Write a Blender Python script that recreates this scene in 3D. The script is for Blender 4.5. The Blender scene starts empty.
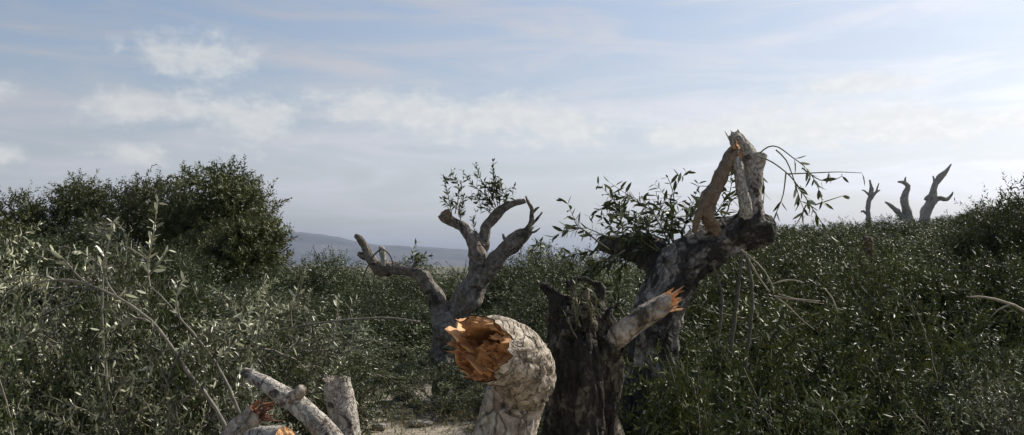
import bpy, math, random
import numpy as np
from mathutils import Vector, noise

R = math.radians
scene = bpy.context.scene
COL = scene.collection

# ------------------------------------------------------------------ camera
W, H, F = 1024.0, 435.0, 1005.0
EYE = np.array((0.0, 0.0, 1.6))
PITCH = math.atan(47.5 / F)
cam_data = bpy.data.cameras.new('camera')
cam_data.sensor_width = 36.0
cam_data.lens = 36.0 * F / W
cam_data.clip_start = 0.05
cam_data.clip_end = 20000
cam = bpy.data.objects.new('camera', cam_data)
cam.location = EYE
cam.rotation_euler = (R(90) + PITCH, 0, 0)
COL.objects.link(cam)
scene.camera = cam

# ------------------------------------------------------------------ light
SUN_AZ, SUN_EL = R(58), R(43)          # azimuth clockwise from +Y (the view), elevation
SUN_STRENGTH, SKY_STRENGTH, EXPOSURE = 4.9, 0.130, 0.0
sun_dir = Vector((math.sin(SUN_AZ) * math.cos(SUN_EL), math.cos(SUN_AZ) * math.cos(SUN_EL), math.sin(SUN_EL)))
sun_data = bpy.data.lights.new('sun', 'SUN')
sun_data.energy = SUN_STRENGTH
sun_data.angle = R(0.53)
sun_data.color = (1.0, 0.95, 0.86)
sun = bpy.data.objects.new('sun', sun_data)
sun.rotation_euler = sun_dir.to_track_quat('Z', 'Y').to_euler()
sun.location = (20, 10, 30)
COL.objects.link(sun)

scene.view_settings.view_transform = 'Standard'
scene.view_settings.look = 'None'
scene.view_settings.exposure = EXPOSURE
scene.view_settings.gamma = 1.0
scene.render.engine = 'CYCLES'
scene.cycles.max_bounces = 6
scene.cycles.diffuse_bounces = 3
scene.cycles.glossy_bounces = 2
scene.cycles.transmission_bounces = 3
scene.cycles.volume_bounces = 1
scene.cycles.use_denoising = True


class Nodes:
    """small helper to write node trees as expressions"""
    def __init__(self, tree):
        self.t = tree

    def n(self, kind, ins=None, **props):
        nd = self.t.nodes.new(kind)
        for k, v in props.items():
            setattr(nd, k, v)
        for k, v in (ins or {}).items():
            if isinstance(v, bpy.types.NodeSocket):
                self.t.links.new(v, nd.inputs[k])
            else:
                nd.inputs[k].default_value = v
        return nd

    def m(self, op, a, b=0.0, c=0.0, clamp=False):
        return self.n('ShaderNodeMath', {0: a, 1: b, 2: c}, operation=op, use_clamp=clamp).outputs[0]

    def smooth(self, x, lo, hi, out0=0.0, out1=1.0):
        return self.n('ShaderNodeMapRange', {0: x, 1: lo, 2: hi, 3: out0, 4: out1}, interpolation_type='SMOOTHSTEP').outputs[0]

    def mix(self, f, a, b, blend='MIX'):
        nd = self.n('ShaderNodeMix', data_type='RGBA', blend_type=blend)
        for i, v in ((0, f), (6, a), (7, b)):
            if isinstance(v, bpy.types.NodeSocket):
                self.t.links.new(v, nd.inputs[i])
            else:
                nd.inputs[i].default_value = v
        return nd.outputs[2]

    def noise(self, vec, scale, detail=4.0, rough=0.55, dist=0.0):
        return self.n('ShaderNodeTexNoise', {'Vector': vec, 'Scale': scale, 'Detail': detail, 'Roughness': rough, 'Distortion': dist}).outputs[0]

    def ramp(self, f, stops):
        nd = self.n('ShaderNodeValToRGB', {0: f})
        el = nd.color_ramp.elements
        while len(el) < len(stops):
            el.new(0.5)
        for e, (p, c) in zip(el, stops):
            e.position = p
            e.color = (*c, 1)
        return nd.outputs[0]


# ------------------------------------------------------------------ sky
world = bpy.data.worlds.new('World')
scene.world = world
world.use_nodes = True
wt = world.node_tree
wt.nodes.clear()
N = Nodes(wt)
sky = N.n('ShaderNodeTexSky', sky_type='NISHITA', sun_disc=False, sun_elevation=SUN_EL, sun_rotation=SUN_AZ,
          altitude=400.0, air_density=1.0, dust_density=3.2, ozone_density=1.0)
gen = N.n('ShaderNodeTexCoord').outputs['Generated']
sep = N.n('ShaderNodeSeparateXYZ', {0: gen})
az = N.m('ARCTAN2', sep.outputs[0], sep.outputs[1])
el = N.m('ARCSINE', sep.outputs[2])
ang = N.n('ShaderNodeCombineXYZ', {0: az, 1: N.m('MULTIPLY', el, 1.6), 2: 0.3}).outputs[0]


def angle_of(px, py):
    return math.atan((px - W / 2) / F), math.atan((265.0 - py) / F)


big = N.noise(ang, 17.0, 8.0, 0.60, 0.2)
fine = N.noise(ang, 60.0, 6.0, 0.62)
edge = N.m('ADD', N.m('MULTIPLY', N.m('SUBTRACT', big, 0.5), 2.4), N.m('MULTIPLY', N.m('SUBTRACT', fine, 0.5), 0.9))
field = None
CLOUDS = [(192, 64, 70, 28), (150, 116, 85, 26), (250, 124, 80, 28), (380, 112, 110, 22), (440, 114, 90, 28), (510, 120, 90, 28), (575, 126, 75, 26), (680, 138, 70, 14),
          (730, 134, 80, 22), (800, 130, 95, 28), (870, 130, 90, 30), (935, 136, 75, 24), (1000, 134, 55, 16), (870, 92, 70, 14),
          (130, 160, 46, 12), (0, 166, 30, 14), (-120, 110, 120, 28), (-340, 130, 150, 32), (1180, 120, 110, 34), (1420, 130, 150, 34),
          (1760, 110, 190, 40), (-800, 120, 220, 40)]
for px, py, sx, sy in CLOUDS:
    a0, e0 = angle_of(px, py)
    dx = N.m('DIVIDE', N.m('SUBTRACT', az, a0), sx / F)
    dy = N.m('DIVIDE', N.m('SUBTRACT', el, e0), sy / F)
    d = N.m('SUBTRACT', 1.0, N.m('SQRT', N.m('ADD', N.m('MULTIPLY', dx, dx), N.m('MULTIPLY', dy, dy))))
    field = d if field is None else N.m('SMOOTH_MAX', field, d, 0.25)
cum = N.m('ADD', field, edge)
cum_mask = N.smooth(cum, -0.08, 0.85)
# thin high veil in long streaks
veil_vec = N.n('ShaderNodeCombineXYZ', {0: N.m('MULTIPLY', az, 3.0), 1: N.m('MULTIPLY', el, 19.0), 2: 1.7}).outputs[0]
veil = N.smooth(N.noise(veil_vec, 1.5, 6.0, 0.6, 0.6), 0.38, 0.72)
up = N.smooth(el, 0.0, 0.9, 1.0, 0.35)
haze_f = N.smooth(el, -0.02, 0.30, 0.72, 0.10)
SK = SKY_STRENGTH
sky_l = N.mix(1.0, sky.outputs[0], (SK, SK, SK, 1), 'MULTIPLY')
lum = N.n('ShaderNodeRGBToBW', {0: sky_l}).outputs[0]
grey = N.mix(1.0, (0.975, 0.99, 1.05, 1), N.n('ShaderNodeCombineColor', {0: lum, 1: lum, 2: lum}).outputs[0], 'MULTIPLY')
base = N.mix(haze_f, sky_l, grey)
white = N.mix(1.0, base, (1.40, 1.35, 1.25, 1), 'MULTIPLY')
white = N.mix(0.5, white, N.mix(1.0, grey, (1.46, 1.43, 1.37, 1), 'MULTIPLY'))
white = N.mix(0.5, white, (0.74, 0.735, 0.71, 1))
white = N.mix(N.smooth(fine, 0.35, 0.7, 0.45, 0.0), white, N.mix(1.0, white, (0.80, 0.82, 0.86, 1), 'MULTIPLY'))
c1 = N.mix(N.m('MULTIPLY', veil, N.m('MULTIPLY', up, 0.95)), base, N.mix(1.0, grey, (1.17, 1.17, 1.20, 1), 'MULTIPLY'))
c2 = N.mix(N.m('MULTIPLY', cum_mask, 0.95), c1, white)
bg = N.n('ShaderNodeBackground', {0: c2, 1: 1.0})
out = N.n('ShaderNodeOutputWorld')
wt.links.new(bg.outputs[0], out.inputs[0])

# ------------------------------------------------------------------ helpers


def at(px, py, Y):
    """world point seen at a pixel of the photograph, at depth Y"""
    x, z = (px - W / 2) / F, (H / 2 - py) / F
    c, s = math.cos(PITCH), math.sin(PITCH)
    d = np.array((x, c - s * z, s + c * z))
    return EYE + d * (Y / d[1])


def mesh_obj(name, verts, faces, mat, parent=None, smooth=True, attr=None):
    me = bpy.data.meshes.new(name)
    verts = np.asarray(verts, dtype=np.float32)
    if isinstance(faces, np.ndarray):
        k = faces.shape[1]
        me.vertices.add(len(verts))
        me.vertices.foreach_set('co', verts.ravel())
        me.loops.add(faces.size)
        me.loops.foreach_set('vertex_index', faces.astype(np.int32).ravel())
        me.polygons.add(len(faces))
        me.polygons.foreach_set('loop_start', np.arange(0, faces.size, k, dtype=np.int32))
        me.polygons.foreach_set('loop_total', np.full(len(faces), k, dtype=np.int32))
        me.update(calc_edges=True)
    else:
        me.from_pydata([tuple(map(float, v)) for v in verts], [], faces)
    if attr:
        for an, av in attr.items():
            a = me.attributes.new(an, 'FLOAT', 'POINT')
            a.data.foreach_set('value', np.asarray(av, dtype=np.float32))
    if smooth:
        me.polygons.foreach_set('use_smooth', np.ones(len(me.polygons), dtype=bool))
    me.update()
    if mat:
        me.materials.append(mat)
    return link(name, me, parent)


def link(name, data, parent=None):
    o = bpy.data.objects.new(name, data)
    COL.objects.link(o)
    if parent is not None:
        o.parent = parent
    return o


def thing(name, label, cat, loc=(0, 0, 0), group=None, rz=0.0, sc=1.0):
    o = bpy.data.objects.new(name, None)
    o.empty_display_size = 0.1
    COL.objects.link(o)
    o.location = tuple(float(v) for v in loc)
    o.rotation_euler = (0, 0, rz)
    o.scale = (sc, sc, sc)
    tag(o, label, cat, group)
    return o


def tag(o, label, cat, group=None, kind=None):
    o['label'] = label
    o['category'] = cat
    if group:
        o['group'] = group
    if kind:
        o['kind'] = kind
    return o


def norm(v):
    v = np.asarray(v, dtype=float)
    return v / max(np.linalg.norm(v), 1e-9)


def spline(pts, step, radii):
    """Catmull-Rom through the points, resampled about every `step`"""
    P = np.asarray(pts, float)
    Q = np.vstack([2 * P[0] - P[1], P, 2 * P[-1] - P[-2]])
    r = np.asarray(radii, float)
    rr = np.concatenate([[r[0]], r, [r[-1]]])
    op, orad = [], []
    for i in range(1, len(Q) - 2):
        n = max(2, int(np.linalg.norm(Q[i + 1] - Q[i]) / step))
        for k in range(n):
            t = k / n
            a, b, c, d = Q[i - 1], Q[i], Q[i + 1], Q[i + 2]
            op.append(0.5 * ((2 * b) + (c - a) * t + (2 * a - 5 * b + 4 * c - d) * t * t + (3 * b - a - 3 * c + d) * t ** 3))
            t2 = t * t * (3 - 2 * t)
            orad.append(rr[i] * (1 - t2) + rr[i + 1] * t2)
    op.append(P[-1]); orad.append(r[-1])
    return np.array(op), np.array(orad)


def frames(P):
    T = np.gradient(P, axis=0)
    T /= np.maximum(np.linalg.norm(T, axis=1, keepdims=True), 1e-9)
    U = np.zeros_like(T)
    u = np.cross(T[0], (0.13, 0.99, 0.05))
    if np.linalg.norm(u) < 1e-3:
        u = np.cross(T[0], (1, 0, 0))
    u = norm(u)
    for i, t in enumerate(T):
        u = norm(u - t * np.dot(u, t))
        U[i] = u
    return T, U, np.cross(T, U)


def bark_tube(pts, radii, nseg=26, step=0.02, seed=0, lump=0.16, ridge=0.10, crack=0.0, flute=0.0, fiss=0.0,
              jag_end=0.0, jag_start=0.0, twist=0.6, kink=0.55, knob=0.22):
    """a limb: swept tube with lumps, long ridges and bark cracks as real relief; broken ends get an uneven rim"""
    P, r = spline(pts, step, radii)
    seg = np.linalg.norm(np.diff(P, axis=0), axis=1)
    s = np.concatenate([[0], np.cumsum(seg)])
    rm = max(float(np.mean(r)), 1e-3)
    for i in range(1, len(P)):
        q = s[i] / rm
        w = min(1.0, i / 6.0)
        P[i] = P[i] + np.array([noise.noise(Vector((q * 0.22, seed * 1.7, 0.5 + 11.3 * ax))) for ax in range(3)]) * (r[i] * kink * w)
        r[i] *= 1 + knob * max(0.0, noise.noise(Vector((q * 0.42, seed * 2.9, 8.5)))) ** 1.5 * 2.2
    T, U, V = frames(P)
    th = np.linspace(0, 2 * math.pi, nseg, endpoint=False)
    verts = np.zeros((len(P), nseg, 3))
    L = s[-1]

    def jag(t, k):
        return (noise.noise(Vector((math.cos(t) * 1.6, math.sin(t) * 1.6, seed + k))) +
                0.7 * noise.noise(Vector((math.cos(t) * 5, math.sin(t) * 5, seed + k + 9))))
    for i in range(len(P)):
        q = s[i] / rm
        for j, t in enumerate(th):
            a = t + twist * q * 0.12
            c, sn = math.cos(a), math.sin(a)
            h = lump * noise.noise(Vector((c * 0.9, sn * 0.9, q * 0.55 + seed * 7.1)))
            h += 0.5 * lump * noise.noise(Vector((c * 2.2, sn * 2.2, q * 1.1 + seed * 3.7)))
            h += ridge * (1 - 2.2 * abs(noise.noise(Vector((c * 4.2, sn * 4.2, q * 0.5 + seed * 1.9)))))
            if fiss:
                h += fiss * (0.6 - 2.4 * abs(noise.noise(Vector((c * 7.5, sn * 7.5, q * 0.9 + seed * 2.3)))))
                h += 0.5 * fiss * noise.noise(Vector((c * 14, sn * 14, q * 3.2 + seed)))
            if flute:
                h += flute * noise.noise(Vector((c * 1.9, sn * 1.9, q * 0.12 + seed)))
            if crack:
                dd = noise.voronoi(Vector((c * 2.7, sn * 2.7, q * 0.75 + seed)))[0]
                h -= crack * max(0.0, 1 - (dd[1] - dd[0]) / 0.12)
                h += crack * 0.22 * noise.noise(Vector((c * 11, sn * 11, q * 6 + seed)))
            if jag_end:
                h *= 0.45 + 0.55 * min(1.0, (L - s[i]) / (0.5 * r[-1]))
            rad = r[i] * (1 + h)
            p = P[i] + (U[i] * math.cos(t) + V[i] * math.sin(t)) * rad
            if jag_end:
                f = max(0.0, 1 - (L - s[i]) / (2.2 * r[-1]))
                p = p + T[i] * (jag_end * r[-1] * jag(t, 0) * f * f)
            if jag_start:
                f = max(0.0, 1 - s[i] / (2.2 * r[0]))
                p = p - T[i] * (jag_start * r[0] * jag(t, 5) * f * f)
            verts[i, j] = p
    n = len(P)
    idx = np.arange(n * nseg).reshape(n, nseg)
    a = idx[:-1]; b = np.roll(a, -1, 1); d = idx[1:]; c = np.roll(d, -1, 1)
    quads = np.stack([a, b, c, d], -1).reshape(-1, 4)
    V3 = verts.reshape(-1, 3)
    faces = [tuple(q) for q in quads.tolist()]
    info = {'end': (verts[-1], T[-1], P[-1], r[-1]), 'start': (verts[0][::-1], -T[0], P[0], r[0]), 'n': nseg}
    return V3, faces, info


def close_end(V3, faces, nseg, dome=0.25):
    """round off the last ring with a small dome"""
    ring = V3[-nseg:]
    c = ring.mean(0)
    t = norm(c - V3[-2 * nseg:-nseg].mean(0))
    rad = np.linalg.norm(ring - c, axis=1).mean()
    mid = c + (ring - c) * 0.6 + t * rad * dome
    b = len(V3)
    V3 = np.vstack([V3, mid, c + t * rad * dome * 1.2])
    for j in range(nseg):
        k = (j + 1) % nseg
        faces.append((b - nseg + j, b - nseg + k, b + k, b + j))
        faces.append((b + j, b + k, b + nseg))
    return V3, faces


def limb(name, parent, pts, radii, mat, closed=True, **kw):
    V3, faces, info = bark_tube(pts, radii, **kw)
    if closed:
        V3, faces = close_end(V3, faces, info['n'])
    o = mesh_obj(name, V3, faces, mat, parent)
    return o, info


def wood_cap(name, parent, info, mat, seed=0, rough=0.25, hollow=0.0, rings=14, which='end', splinters=0, slen=1.0, inset=0.975):
    """torn heartwood that fills a broken end: an uneven fibrous face with spikes"""
    ring, T, C, rad = info[which]
    ring = np.asarray(ring)
    n = len(ring)
    C = ring.mean(0)
    verts, faces = [], []
    for k in range(rings):
        f = 1 - k / (rings - 1)
        for j in range(n):
            p = C + (ring[j] - C) * (f * inset)
            t = 2 * math.pi * j / n
            w = 1 - f
            h = noise.noise(Vector((math.cos(t) * 2.2 * f, math.sin(t) * 2.2 * f, seed))) * rough
            h += noise.noise(Vector((math.cos(t) * 7 * f, math.sin(t) * 7 * f, seed + 4))) * rough * 0.7
            h += noise.noise(Vector((math.cos(t) * 16 * f, math.sin(t) * 16 * f, seed + 8))) * rough * 0.35
            e = min(1.0, w * 6)
            h = h * e - hollow * max(0.0, w - 0.18) ** 0.7 * (1 if w > 0.18 else 0)
            verts.append(p + T * (h * rad - 0.012 * rad))
    for k in range(rings - 1):
        for j in range(n):
            a, b = k * n + j, k * n + (j + 1) % n
            faces.append((a, b, b + n, a + n))
    rng = random.Random(seed * 31 + 7)
    for _ in range(splinters):
        t = rng.uniform(0, 6.283); f = rng.uniform(0.25, 0.95)
        j = int(t / 6.283 * n) % n
        b = C + (ring[j] - C) * f
        ax = norm(T + np.array([rng.uniform(-.35, .35) for _ in range(3)]))
        u = norm(np.cross(ax, (0.3, 0.5, 0.8))); v = np.cross(ax, u)
        ln = rad * slen * rng.uniform(0.35, 1.1); w1 = rad * rng.uniform(0.06, 0.16); w2 = w1 * rng.uniform(0.3, 0.6)
        s0 = len(verts)
        base = b - T * rad * 0.25
        for fr, sc in ((0, 1.0), (0.55, 0.75)):
            cc = base + ax * ln * fr
            verts += [cc + u * w1 * sc + v * w2 * sc, cc - u * w1 * sc + v * w2 * sc, cc - u * w1 * sc - v * w2 * sc, cc + u * w1 * sc - v * w2 * sc]
        verts.append(base + ax * ln)
        for q in range(4):
            q2 = (q + 1) % 4
            faces.append((s0 + q, s0 + q2, s0 + 4 + q2, s0 + 4 + q))
            faces.append((s0 + 4 + q, s0 + 4 + q2, s0 + 8))
    return mesh_obj(name, verts, faces, mat, parent, smooth=False)


def px_path(rows, default_Y):
    """rows of (px, py, radius_px[, Y]) -> points and radii in metres"""
    P, r = [], []
    for row in rows:
        Y = row[3] if len(row) > 3 else default_Y
        P.append(at(row[0], row[1], Y)); r.append(row[2] * Y / F)
    return P, r


# ------------------------------------------------------------------ materials
def new_mat(name):
    m = bpy.data.materials.new(name)
    m.use_nodes = True
    m.node_tree.nodes.clear()
    nd = Nodes(m.node_tree)
    o = nd.n('ShaderNodeOutputMaterial')
    return m, nd, o


def bark_mat(name, pale, mid, dark, dark_amt=0.5, scale=1.0, bump=0.6, warm=(0.16, 0.10, 0.06), fissure=0.35):
    m, nd, o = new_mat(name)
    co = nd.n('ShaderNodeTexCoord').outputs['Object']
    n1 = nd.noise(co, 9.0 * scale, 6, 0.62, 0.6)
    n2 = nd.noise(co, 34.0 * scale, 5, 0.65)
    n3 = nd.noise(co, 4.0 * scale, 3, 0.5)
    wob = nd.n('ShaderNodeVectorMath', {0: nd.n('ShaderNodeTexNoise', {'Vector': co, 'Scale': 11.0 * scale, 'Detail': 4.0}).outputs[1], 1: (0.10, 0.10, 0.10)}, operation='MULTIPLY').outputs[0]
    plate = nd.n('ShaderNodeVectorMath', {0: nd.n('ShaderNodeVectorMath', {0: co, 1: wob}, operation='ADD').outputs[0], 1: (1.0, 1.0, 0.6)}, operation='MULTIPLY').outputs[0]
    vor = nd.n('ShaderNodeTexVoronoi', {'Vector': plate, 'Scale': 19.0 * scale}, feature='DISTANCE_TO_EDGE').outputs[0]
    col = nd.mix(nd.smooth(n2, 0.35, 0.68), (*mid, 1), (*pale, 1))
    col = nd.mix(nd.m('MULTIPLY', nd.smooth(n3, 0.55, 0.75), 0.5), col, (*warm, 1))
    lo = 0.66 - 0.32 * dark_amt
    patch = nd.smooth(nd.m('ADD', n1, nd.m('MULTIPLY', nd.m('SUBTRACT', n2, 0.5), 0.35)), lo, lo + 0.10)
    col = nd.mix(nd.m('MULTIPLY', patch, 0.9), col, (*dark, 1))
    lines = nd.smooth(vor, 0.0, 0.10, 1.0, 0.0)
    col = nd.mix(nd.m('MULTIPLY', nd.smooth(nd.m('ADD', vor, nd.m('MULTIPLY', nd.m('SUBTRACT', n1, 0.45), 0.35)), 0.0, 0.06, 1.0, 0.0), fissure), col, (*dark, 1))
    hgt = nd.m('SUBTRACT', nd.m('ADD', nd.m('MULTIPLY', n2, 0.6), nd.m('MULTIPLY', n1, 0.5)), nd.m('MULTIPLY', lines, 0.5))
    bmp = nd.n('ShaderNodeBump', {'Height': hgt, 'Strength': bump, 'Distance': 0.02})
    bs = nd.n('ShaderNodeBsdfPrincipled', {'Base Color': col, 'Roughness': 0.85, 'Normal': bmp.outputs[0]})
    bs.inputs['Specular IOR Level'].default_value = 0.25
    nd.t.links.new(bs.outputs[0], o.inputs[0])
    return m


def wood_mat(name, a, b, c):
    m, nd, o = new_mat(name)
    co = nd.n('ShaderNodeTexCoord').outputs['Object']
    st = nd.n('ShaderNodeMapping', {'Vector': co, 'Scale': (1.0, 1.0, 0.22)}).outputs[0]
    n1 = nd.noise(st, 26.0, 6, 0.65, 0.8)
    n2 = nd.noise(st, 110.0, 4, 0.6)
    n3 = nd.noise(co, 9.0, 3, 0.5)
    col = nd.mix(nd.smooth(n1, 0.3, 0.7), (*a, 1), (*b, 1))
    col = nd.mix(nd.smooth(n3, 0.5, 0.72), col, (*c, 1))
    bmp = nd.n('ShaderNodeBump', {'Height': nd.m('ADD', n1, nd.m('MULTIPLY', n2, 0.5)), 'Strength': 0.7, 'Distance': 0.012})
    bs = nd.n('ShaderNodeBsdfPrincipled', {'Base Color': col, 'Roughness': 0.72, 'Normal': bmp.outputs[0]})
    nd.t.links.new(bs.outputs[0], o.inputs[0])
    return m


def leaf_mat(name, stops, rough=0.36, trans=0.22, tint=(0.13, 0.14, 0.035), spec=0.2, yel=0.6):
    m, nd, o = new_mat(name)
    tone = nd.n('ShaderNodeAttribute', attribute_name='tone').outputs['Fac']
    rnd = nd.n('ShaderNodeObjectInfo').outputs['Random']
    f = nd.m('ADD', tone, nd.m('MULTIPLY', nd.m('SUBTRACT', rnd, 0.5), 0.34), clamp=True)
    col = nd.ramp(f, stops)
    r2 = nd.m('FRACT', nd.m('MULTIPLY', rnd, 17.31))
    col = nd.mix(nd.m('MULTIPLY', r2, yel), col, nd.mix(1.0, col, (1.22, 1.12, 0.62, 1), 'MULTIPLY'))
    bs = nd.n('ShaderNodeBsdfPrincipled', {'Base Color': col, 'Roughness': rough})
    bs.inputs['Specular IOR Level'].default_value = spec
    tr = nd.n('ShaderNodeBsdfTranslucent', {'Color': nd.mix(0.6, col, (*tint, 1))})
    mx = nd.n('ShaderNodeMixShader', {0: trans, 1: bs.outputs[0], 2: tr.outputs[0]})
    nd.t.links.new(mx.outputs[0], o.inputs[0])
    return m


def plain_mat(name, ca, cb, scale=20.0, rough=0.85, bump=0.3):
    m, nd, o = new_mat(name)
    co = nd.n('ShaderNodeTexCoord').outputs['Object']
    n1 = nd.noise(co, scale, 5, 0.6)
    bmp = nd.n('ShaderNodeBump', {'Height': n1, 'Strength': bump, 'Distance': 0.01})
    bs = nd.n('ShaderNodeBsdfPrincipled', {'Base Color': nd.mix(nd.smooth(n1, 0.3, 0.7), (*ca, 1), (*cb, 1)), 'Roughness': rough, 'Normal': bmp.outputs[0]})
    nd.t.links.new(bs.outputs[0], o.inputs[0])
    return m


M_PALE = bark_mat('pale_bark', (0.56, 0.50, 0.41), (0.24, 0.19, 0.14), (0.045, 0.035, 0.025), 0.40, 0.8, 1.0, (0.20, 0.13, 0.08), 0.65)
M_LOG = bark_mat('log_bark', (0.60, 0.555, 0.475), (0.40, 0.36, 0.30), (0.05, 0.042, 0.036), 0.46, 1.5, 0.9)
M_DARK = bark_mat('dark_bark', (0.42, 0.39, 0.34), (0.12, 0.105, 0.085), (0.020, 0.017, 0.015), 0.78, 0.75, 1.0)
M_STUMP = bark_mat('stump_bark', (0.22, 0.19, 0.14), (0.075, 0.062, 0.046), (0.020, 0.017, 0.013), 0.82, 0.9, 1.0)
M_SNAG = bark_mat('snag_bark', (0.30, 0.265, 0.22), (0.12, 0.102, 0.082), (0.04, 0.034, 0.028), 0.45, 0.8)
M_FAR = bark_mat('far_bark', (0.42, 0.39, 0.34), (0.30, 0.275, 0.235), (0.12, 0.10, 0.085), 0.3, 0.4)
M_STRIP = bark_mat('stripped_limb', (0.40, 0.35, 0.26), (0.26, 0.22, 0.16), (0.10, 0.07, 0.045), 0.25, 1.2)
M_PEEL = bark_mat('peeled_limb', (0.25, 0.185, 0.125), (0.165, 0.115, 0.078), (0.08, 0.05, 0.03), 0.35, 1.0)
M_CHAR = bark_mat('weathered_post', (0.10, 0.06, 0.045), (0.06, 0.038, 0.03), (0.02, 0.016, 0.014), 0.5, 0.6)
M_WOOD = wood_mat('torn_wood', (0.42, 0.185, 0.062), (0.55, 0.29, 0.115), (0.21, 0.075, 0.028))
M_FRESH = wood_mat('fresh_wood', (0.62, 0.30, 0.11), (0.74, 0.46, 0.22), (0.48, 0.17, 0.05))
M_RED = wood_mat('red_wood', (0.24, 0.095, 0.045), (0.40, 0.19, 0.09), (0.12, 0.045, 0.024))
M_TWIG = plain_mat('twig_bark', (0.13, 0.115, 0.088), (0.25, 0.225, 0.18), 30)
M_TWIGD = plain_mat('dark_twig_bark', (0.07, 0.062, 0.046), (0.13, 0.115, 0.085), 30)
M_SPRIG = plain_mat('green_twig', (0.10, 0.10, 0.06), (0.17, 0.16, 0.10), 30)
M_STRAW = plain_mat('bark_strip', (0.26, 0.22, 0.16), (0.42, 0.36, 0.27), 25)
OLIVE = [(0.0, (0.0205, 0.0289, 0.0092)), (0.45, (0.0428, 0.0578, 0.0202)), (0.75, (0.0930, 0.1134, 0.0515)), (0.92, (0.2418, 0.2675, 0.1702)), (1.0, (0.4092, 0.4601, 0.3128))]
SILVER = [(0.0, (0.0252, 0.0309, 0.0113)), (0.4, (0.0601, 0.0680, 0.0357)), (0.7, (0.1600, 0.1700, 0.1081)), (0.9, (0.4171, 0.4326, 0.3102)), (1.0, (0.6208, 0.6386, 0.4888))]
DEEP = [(0.0, (0.0156, 0.0238, 0.0063)), (0.5, (0.0331, 0.0475, 0.0126)), (0.85, (0.0626, 0.0810, 0.0270)), (1.0, (0.1840, 0.2160, 0.1170))]
BROWN = [(0.0, (0.0285, 0.0358, 0.0104)), (0.5, (0.0551, 0.0672, 0.0199)), (0.85, (0.0874, 0.1030, 0.0342)), (1.0, (0.1615, 0.1792, 0.0808))]
M_OLIVE = leaf_mat('olive_leaf', OLIVE, 0.40, 0.14, yel=0.22)
M_SILVER = leaf_mat('silver_olive_leaf', SILVER, 0.34, 0.16, (0.13, 0.135, 0.06), 0.34, 0.28)
M_DEEP = leaf_mat('deep_green_leaf', DEEP, 0.42, 0.14)
M_BROWN = leaf_mat('tree_crown_leaf', BROWN, 0.5, 0.15, (0.14, 0.13, 0.03), 0.3)


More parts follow.
